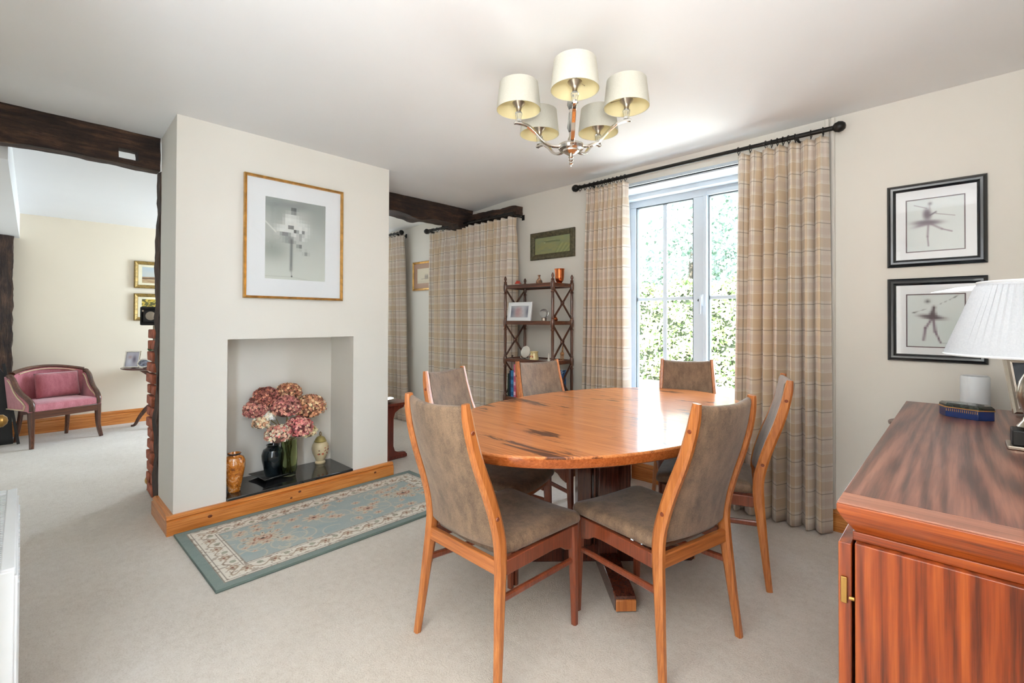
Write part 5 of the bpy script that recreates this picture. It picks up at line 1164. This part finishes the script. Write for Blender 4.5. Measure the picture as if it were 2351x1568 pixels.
for x, y, z, r, pal, l in heads:
    r *= 1.12; h = rootobj('hydrangea', l+' in the niche', 'flower', (x, y, z), group='dried hydrangea heads')
    nf = int(270*(r/0.07)**2)+60; d = rng.normal(0, 1, (nf, 3)); d /= np.linalg.norm(d, axis=1)[:, None]; d[:, 2] = np.where(d[:, 2] < -0.5, -d[:, 2], d[:, 2])
    c = d*np.array([r, r, r*0.82])*rng.uniform(0.86, 1.04, (nf, 1)); nn = d+rng.normal(0, 0.35, (nf, 3)); nn /= np.linalg.norm(nn, axis=1)[:, None]
    t = np.cross(nn, rng.normal(0, 1, (nf, 3))); t /= np.linalg.norm(t, axis=1)[:, None]; bt = np.cross(nn, t); s = rng.uniform(0.0085, 0.0125, (nf, 1))
    vv = []; ff = []; cc = []
    pc = np.array(PAL[pal])/255.0; ci = pc[rng.integers(0, len(pc), nf)]*rng.uniform(0.82, 1.15, (nf, 1))
    base = 0
    for ax, ay in ((t, bt), (bt, -t), (-t, -bt), (-bt, t)):   # four petals each
        p0 = c; p1 = c+(ax*0.55-ay*0.5)*s+nn*s*0.15; p2 = c+ax*s*1.15+nn*s*0.35; p3 = c+(ax*0.55+ay*0.5)*s+nn*s*0.15
        vv.append(np.stack([p0, p1, p2, p3], 1).reshape(-1, 3)); cc.append(np.repeat(ci*rng.uniform(0.9, 1.1, (nf, 1)), 4, 0))
    vv = np.concatenate(vv); cc = np.clip(np.concatenate(cc)*1.24, 0, 1)**2.2
    me = bpy.data.meshes.new('florets'); me.from_pydata(vv.tolist(), [], np.arange(len(vv)).reshape(-1, 4).tolist()); at = me.color_attributes.new('Col', 'FLOAT_COLOR', 'POINT')
    at.data.foreach_set('color', np.concatenate([cc, np.ones((len(cc), 1))], 1).astype(np.float32).ravel()); stuff(finish(me, 'florets', M_petal, h, smooth=False))
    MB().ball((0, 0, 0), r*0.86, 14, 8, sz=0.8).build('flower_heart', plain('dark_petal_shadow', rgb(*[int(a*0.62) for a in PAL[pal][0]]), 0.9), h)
    tip = Vector((-3.41-x, 1.306-y, HZ+0.02-z)); neck = Vector((-3.41-x+random.uniform(-.02, .02), 1.306-y+random.uniform(-.03, .03), HZ+0.235-z))
    MB().tube(smooth_path([(0, 0, -r*0.3), tuple(neck*0.45+Vector((0, 0, 0.01))), tuple(neck), tuple(neck*0.5+tip*0.5), tuple(tip+Vector((random.uniform(-.02, .02), random.uniform(-.02, .02), 0)))], [(0.005, 0.005)]*5, 3)[0], 0.0026, 6).build('stem', M_stem, h)

# ============================================================ RADIATOR
RD = rootobj('radiator', 'white panel radiator with a top grille, cut by the lower left corner', 'radiator', (-2.035, -0.062, 0))
rx0, rx1, ry0, ry1 = -0.385, 0.385, -0.072, 0.062
boxo('front_panel', M_plast, (rx0+0.01, rx1-0.01, ry1-0.022, ry1, 0.13, 0.595), RD, bevel=0.004)
for i in range(17):
    x = rx0+0.04+i*0.0425; MB().prism([(-0.014, 0), (0.014, 0), (0.007, 0.004), (-0.007, 0.004)], 0.16, 0.565, 'XY').build('panel_rib', M_plast, RD, loc=(x, ry1-0.001, 0))
boxo('rear_panel', M_plast, (rx0+0.01, rx1-0.01, ry0, ry0+0.02, 0.13, 0.595), RD, bevel=0.004)
for s in (rx0, rx1-0.012): boxo('side_cover', M_plast, (s, s+0.012, ry0+0.002, ry1-0.006, 0.13, 0.612), RD, bevel=0.003)
b = MB(); b.box(rx0+0.002, rx1-0.002, ry1-0.030, ry1-0.004, 0.600, 0.618); b.box(rx0+0.002, rx1-0.002, ry0, ry0+0.020, 0.600, 0.618); b.box(rx0+0.002, rx0+0.05, ry0+0.02, ry1-0.03, 0.606, 0.618); b.box(rx1-0.05, rx1-0.002, ry0+0.02, ry1-0.03, 0.606, 0.618)
b.build('top_grille_rim', M_plast, RD, bevel=0.003)
sm = None
for i in range(44):
    x = rx0+0.058+i*0.0152
    if sm is None: sm = MB().box(-0.0045, 0.0045, ry0+0.02, ry1-0.03, 0.604, 0.613).build('grille_bar', M_plast, RD); o = sm
    else: o = sm.copy(); COL.objects.link(o); o.parent = RD
    o.location = (x, 0, 0)
for x in (rx0+0.05, rx1-0.05): MB().tube([(x, 0, 0.15), (x, 0, 0.001)], 0.0075, 10).build('pipe', M_plast, RD)

# ============================================================ LOUNGE FURNITURE
# pink tub settee (local -y is its front)
ST = rootobj('settee', 'small pink tub settee with a showing mahogany frame against the lounge wall', 'settee', (-6.556, 0.245, 0), math.radians(112))
W2 = 0.262; DF = -0.19; DB = 0.20
for s in (-1, 1):
    MB().sweep(*smooth_path([(s*(W2+0.012), DF-0.035, 0.0), (s*W2, DF-0.006, 0.12), (s*W2, DF+0.004, 0.26), (s*W2, DF+0.006, 0.335)], [(0.030, 0.030), (0.036, 0.036), (0.046, 0.046), (0.050, 0.050)], 3), (1, 0, 0), 8).build('front_leg', M_mahog, ST)
    MB().sweep(*smooth_path([(s*(W2-0.06), DB+0.05, 0.0), (s*(W2-0.07), DB+0.01, 0.14), (s*(W2-0.08), DB-0.02, 0.34)], [(0.026, 0.030), (0.032, 0.036), (0.036, 0.042)], 3), (1, 0, 0), 8).build('back_leg', M_mahog, ST)
    # swept arm: from the scroll at the back down to the front block
    AR, AS = smooth_path([(s*(W2+0.035), DB-0.075, 0.735), (s*(W2+0.035), DB-0.145, 0.69), (s*(W2+0.03), DB-0.20, 0.60), (s*(W2+0.022), DB-0.26, 0.535), (s*(W2+0.012), DB-0.33, 0.49), (s*W2, DF+0.0, 0.43), (s*W2, DF-0.004, 0.345)], [(0.046, 0.036)]*7, 4)
    MB().sweep(AR, AS, (1, 0, 0), 12).build('arm', M_mahog, ST)
    MB().ball((s*(W2+0.034), DB-0.095, 0.722), 0.027, 14, 8).build('arm_scroll', M_mahog, ST)
    # padded side with braid
    P_ = [(p.y, p.z) for p in AR]
    poly = [(y, z-0.015) for y, z in P_]+[(DF+0.02, 0.34), (DB-0.03, 0.34), (DB-0.03, 0.72)]
    mb = MB().prism(poly, -0.018, 0.018, 'YZ'); mb.v = [(x+s*(W2+0.012+0.03*(z-0.34)/0.4)-s*0.004, y, z) for x, y, z in mb.v]; mb.build('side_pad', M_pink, ST, bevel=0.006)
    mb = MB().tube([(s*(W2+0.036+0.02*(z-0.34)/0.4)-s*0.0, y+0.012, z-0.035) for y, z in P_[2:-5]]+[(s*(W2+0.036), DF+0.055, 0.36), (s*(W2+0.036), DB-0.04, 0.352)], 0.006, 6); mb.build('braid', M_braid, ST)
    mb = MB().tube([(s*(W2-0.010+0.02*(z-0.34)/0.4), y+0.012, z-0.032) for y, z in P_[2:-6]], 0.006, 6); mb.build('braid', M_braid, ST)
MB().box(-W2, W2, DF-0.018, DF+0.020, 0.270, 0.338).build('seat_rail', M_mahogX, ST, bevel=0.006)
MB().box(-W2+0.06, W2-0.06, DB-0.04, DB-0.01, 0.270, 0.338).build('seat_rail', M_mahogX, ST, bevel=0.006)
mb = loft(MB(), [[Vector((x*k, (DB+DF)/2+(y-(DB+DF)/2)*k, z)) for x, y in ((-W2+0.01, DF-0.012), (0, DF-0.022), (W2-0.01, DF-0.012), (W2-0.005, DB-0.08), (W2-0.10, DB), (0, DB+0.02), (-W2+0.10, DB), (-W2+0.005, DB-0.08))] for k, z in ((0.98, 0.336), (1.0, 0.36), (1.0, 0.395), (0.97, 0.415), (0.8, 0.432), (0.4, 0.438))])
mb.build('seat_pad', M_pink, ST, bevel=0.004, angle=60)
# curved back: shell and rail
def bk_(u, v, off=0.0):
    a = (u-0.5)*2; return Vector((a*(W2+0.030-off*0.6), DB-0.09+(0.13-off)*(1-abs(a)**2.6), 0.34+v*(0.395+0.055*(1-a*a))))
mb = MB(); rr = []
for j in range(9):
    v = j/8; rr.append([bk_(i/20, v, 0.0) for i in range(21)]+[bk_(1-i/20, v, 0.045) for i in range(21)])
loft(mb, rr).build('back_pad', M_pink, ST, angle=60)
pth = [bk_(i/24, 1.0, 0.02)+Vector((0, 0.004, 0.014)) for i in range(25)]
MB().sweep(pth, (0.040, 0.048), (0, 0, 1), 12).build('top_rail', M_mahogX, ST)
MB().tube([bk_(i/24, 1.0, 0.048)+Vector((0, -0.004, -0.014)) for i in range(2, 23)], 0.006, 6).build('braid', M_braid, ST)
for c in [q for q in COL.objects if q.parent == ST]:
    for v in c.data.vertices:
        if v.co.z > 0.34: v.co.z = 0.34+(v.co.z-0.34)*0.84
def pillow(w, h, t):
    def f(sgn):
        def g(u, v):
            a, b_ = 2*u-1, 2*v-1; pin = 1-0.06*(1-abs(a)**2) if False else 1; e = max(0, (1-a**4)*(1-b_**4))**0.5
            return (a*w/2*(1-0.05*(1-b_*b_)*0+0.03*abs(b_)**3), sgn*t/2*e, (b_+1)*h/2*(1)+0.0)
        return g
    mb = MB(); mb.grid(16, 14, f(1)); mb.grid(16, 14, f(-1)); return mb
cu = rootobj('cushion', 'plump rose pink cushion standing on the settee seat', 'cushion', (-6.648, 0.272, 0.418), rot=Euler((math.radians(-12), 0, math.radians(112))))
o = pillow(0.35, 0.255, 0.12).build('cushion_cover', M_pinkd, cu, angle=80)
bm = bmesh.new(); bm.from_mesh(o.data); bmesh.ops.remove_doubles(bm, verts=bm.verts, dist=0.0008); bmesh.ops.recalc_face_normals(bm, faces=bm.faces); bm.to_mesh(o.data); bm.free()
# black leaning panel beside the settee
q = rootobj('black_easel', 'tall black folded easel beside the left end of the settee', 'easel', (-6.66, -0.135, 0))
M_blackv = plain('black_stained_wood', rgb(18, 18, 19), 0.5, var=0.2)
MB().prism([(-0.10, 0.0), (0.09, 0.0), (0.06, 0.62), (-0.04, 0.80), (-0.10, 0.80)], -0.02, 0.015, 'YZ').build('easel_panel', M_blackv, q, bevel=0.004)
MB().sweep([(0.06, 0.125, 0.0), (0.0, 0.02, 0.78)], (0.02, 0.022), (1, 0, 0), 4).build('easel_leg', M_blackv, q)
MB().sweep([(0.02, -0.09, 0.0), (0.0, -0.05, 0.80)], (0.02, 0.022), (1, 0, 0), 4).build('easel_leg', M_blackv, q)

# tripod table with frames and flowers
TB = rootobj('tripod_table', 'mahogany tripod table half hidden behind the brick chimney jamb in the lounge', 'table', (-6.66, 1.125, 0))
mb = loft(MB(), [[Vector((0.37*k*math.cos(2*PI*j/48), 0.37*k*math.sin(2*PI*j/48), z)) for j in range(48)] for k, z in ((0.95, 0.655), (1.0, 0.662), (1.0, 0.672), (0.97, 0.676))]); mb.build('tabletop', M_mahogX, TB, angle=30)
MB().lathe([(0, 0.19), (0.045, 0.19), (0.05, 0.22), (0.03, 0.26), (0.045, 0.32), (0.05, 0.36), (0.028, 0.43), (0.024, 0.60), (0.04, 0.64), (0.055, 0.655), (0, 0.655)], n=20).build('column', M_mahog, TB)
for k in range(3):
    a = math.radians(-112+120*k); c, s_ = math.cos(a), math.sin(a)
    MB().sweep(*smooth_path([(0.03*c, 0.03*s_, 0.235), (0.12*c, 0.12*s_, 0.215), (0.20*c, 0.20*s_, 0.11), (0.245*c, 0.245*s_, 0.02), (0.28*c, 0.28*s_, 0.010)], [(0.03, 0.06), (0.03, 0.05), (0.026, 0.036), (0.028, 0.028), (0.026, 0.020)], 3), (-s_, c, 0), 8).build('leg', M_mahog, TB)
    if k == 0:
        pass
MB().sweep(*smooth_path([(0, -0.02, 0.47), (0.0, -0.09, 0.56), (0.0, -0.20, 0.655)], [(0.03, 0.04)]*3, 3), (1, 0, 0), 8).build('top_brace', M_mahog, TB)
q = rootobj('silver_photo_frame', 'upright silver photo frame on the lounge tripod table', 'photo frame', (-6.55, 0.835, 0.680), rot=Euler((math.radians(-14), 0, math.radians(58))))
frame_ring(MB(), 0.145, 0.185, [(0, 0), (0, 0.010), (0.004, 0.014), (0.012, 0.012), (0.014, 0.006), (0.014, 0)]).build('frame', M_chrome, q, angle=24)
painted('photograph', 0.122, 0.162, 22, 28, lambda U, V: lay(lay(lay(np.ones(U.shape+(3,))*C(206, 204, 216), blob(U, V, 0.3, 0.35, 0.2, 0.35)*0.8, C(226, 230, 240)), blob(U, V, 0.65, 0.5, 0.15, 0.25)*0.8, C(110, 100, 120)), blob(U, V, 0.3, 0.65, 0.15, 0.12)*0.6, C(190, 150, 150)), M_paint, q, (0, -0.004, 0.012))
boxo('backboard', M_black, (-0.07, 0.07, 0, 0.004, 0.002, 0.18), q); MB().prism([(0.004, 0.02), (0.070, 0.0), (0.004, 0.14)], -0.02, 0.02, 'YZ').build('strut', M_black, q)
q = rootobj('oval_photo_frame', 'small oval silver photo frame beside the upright one on the lounge tripod table', 'photo frame', (-6.46, 0.925, 0.679), rot=Euler((math.radians(-16), 0, math.radians(58))))
mb = MB(); prof = [(0, 0), (0.0, 0.010), (0.006, 0.012), (0.013, 0.009), (0.013, 0)]; rings = [[Vector(((0.062-i)*math.cos(2*PI*j/36), -dp, 0.052+(0.050-i)*math.sin(2*PI*j/36))) for j in range(36)] for i, dp in prof+[prof[0]]]
loft(mb, rings, cap=False).build('frame', M_chrome, q)
mb = MB().lathe([(0, 0), (0.05, 0), (0.05, 0.003), (0, 0.003)], (0, 0, 0), 30).xf(Matrix.Translation((0, -0.001, 0.052))@Matrix.Diagonal((1.04, 1, 0.82, 1))@Matrix.Rotation(PI/2, 4, 'X')); mb.build('photograph', plain('dark_group_photo', rgb(130, 134, 150), 0.5, var=0.6, scale=38), q)
MB().prism([(0.002, 0.01), (0.05, 0.0), (0.002, 0.09)], -0.015, 0.015, 'YZ').build('strut', M_black, q)
q = rootobj('flower_vase', 'vase of cream flowers on the tripod table, peeping past the brick jamb', 'flowers', (-6.60, 1.16, 0.677))
MB().lathe([(0, 0), (0.04, 0), (0.045, 0.01), (0.05, 0.08), (0.03, 0.14), (0.035, 0.15), (0.02, 0.14), (0, 0.1)], n=20).build('vase_body', M_china, q)
M_cf = plain('cream_petals', rgb(232, 222, 170), 0.7, var=0.15, scale=60); M_gl = plain('dark_leaf', rgb(60, 78, 40), 0.6)
rf = random.Random(2)
for k in range(16):
    x, y, z = rf.uniform(-.10, .10), rf.uniform(-.17, .12), rf.uniform(0.13, 0.30); m_ = M_cf if k % 3 else M_gl
    if k == 0: x, y, z = 0.03, -0.16, 0.20
    if k == 1: x, y, z = 0.03, -0.14, 0.15
    MB().ball((x, y, z), 0.032 if k % 3 else 0.026, 9, 6, sz=0.8).build('bloom' if k % 3 else 'leaf', m_, q)
    MB().tube([(x, y, z), (x*0.3, y*0.3, 0.12)], 0.003, 5).build('stem', M_gl, q)
# black mantel box and brass ball by the brick jamb
q = rootobj('black_lantern_box', 'black cast-metal box clock on top of the brick jamb', 'box', (-4.055, 0.632, 1.172), math.radians(62))
MB().cbox((0, 0, 0.065), (0.13, 0.075, 0.128)).build('case', M_black, q, bevel=0.008)
frame_ring(MB(), 0.115, 0.105, [(0, 0), (0, 0.006), (0.008, 0.008), (0.012, 0.0)]).build('front_frame', M_iron, q, loc=(0, -0.038, 0.012))
mb = MB().lathe([(0, 0), (0.028, 0), (0.030, 0.004), (0.018, 0.008), (0, 0.009)], n=20).xf(Matrix.Translation((0, -0.038, 0.066))@Matrix.Rotation(PI/2, 4, 'X')); mb.build('dial', M_nick, q)
for sx in (-1, 1): MB().ball((sx*0.045, -0.040, 0.10), 0.008, 8, 5).build('stud', M_nick, q)
q = rootobj('brass_andiron', 'brass ball andiron on the floor by the brick jamb', 'andiron', (-4.195, 0.655, 0))
MB().lathe([(0, 0), (0.030, 0), (0.026, 0.008), (0.010, 0.016), (0.010, 0.026), (0.016, 0.030)], n=18).build('base', M_brass, q); MB().ball((0, 0, 0.066), 0.040, 22, 14).build('ball', M_brass, q)

# burgundy trestle side table
TT = rootobj('trestle_table', 'burgundy mahogany trestle side table just past the right edge of the chimney breast', 'table', (-3.80, 2.215, 0))
MB().box(-0.38, 0.26, -0.175, 0.190, 0.470, 0.492).build('tabletop', M_burg, TT, bevel=0.005)
for x in (-0.28, 0.215):
    poly = [(-0.150, 0.0), (-0.165, 0.028), (-0.150, 0.050), (-0.085, 0.055), (-0.045, 0.075), (-0.030, 0.12), (-0.030, 0.36), (-0.045, 0.405), (-0.085, 0.430), (-0.130, 0.445), (-0.140, 0.470)]
    poly = poly+[(-a, c) for a, c in reversed(poly)]
    MB().prism(poly, x-0.020, x+0.020, 'YZ').build('trestle_end', M_burg, TT, bevel=0.005)
    MB().box(x-0.028, x+0.028, -0.165, 0.165, 0.004, 0.036).build('trestle_foot', M_burg, TT, bevel=0.008)
MB().box(-0.28, 0.215, -0.012, 0.012, 0.16, 0.21).build('stretcher', M_burg, TT, bevel=0.004)
q = rootobj('silver_dish', 'fluted silver dish on the burgundy side table', 'dish', (-3.70, 2.22, 0.4925))
rings = [[Vector(((r*(1+0.05*(j % 2)*f))*math.cos(2*PI*j/40), (r*(1+0.05*(j % 2)*f))*math.sin(2*PI*j/40), z)) for j in range(40)] for r, z, f in ((0.04, 0.0, 0), (0.05, 0.004, 0), (0.10, 0.022, 1), (0.112, 0.027, 1), (0.108, 0.029, 1), (0.09, 0.024, 1), (0.04, 0.008, 0))]
loft(MB(), rings).build('dish_body', M_chrome, q, angle=60)
# beige armchair glimpsed past the chimney
AC = rootobj('armchair', 'beige upholstered armchair, only its rounded back edge showing past the chimney breast', 'armchair', (-5.10, 2.55, 0), math.radians(60))
MB().cbox((0, 0, 0.26), (0.70, 0.66, 0.20)).build('seat_base', M_beige, AC, bevel=0.03); MB().cbox((0, -0.03, 0.40), (0.52, 0.56, 0.12)).build('seat_cushion', M_beige, AC, bevel=0.04, seg=4)
for s in (-1, 1): MB().cbox((s*0.32, -0.02, 0.42), (0.13, 0.60, 0.28)).build('arm', M_beige, AC, bevel=0.05, seg=4)
mb = loft(MB(), [[Vector((x, y+0.28+0.10*(z-0.3), z)) for x, y in ((-w_, -0.07), (w_, -0.07), (w_, 0.07), (-w_, 0.07))] for z, w_ in ((0.3, 0.33), (0.62, 0.33), (0.66, 0.37), (0.74, 0.38), (0.82, 0.35), (0.86, 0.28))]); mb.build('backrest', M_beige, AC, bevel=0.045, seg=4)
for sx in (-1, 1):
    for sy in (-1, 1): MB().tube([(sx*0.28, sy*0.26, 0.16), (sx*0.29, sy*0.27, 0)], [0.024, 0.018], 10).build('leg', M_mahog, AC)
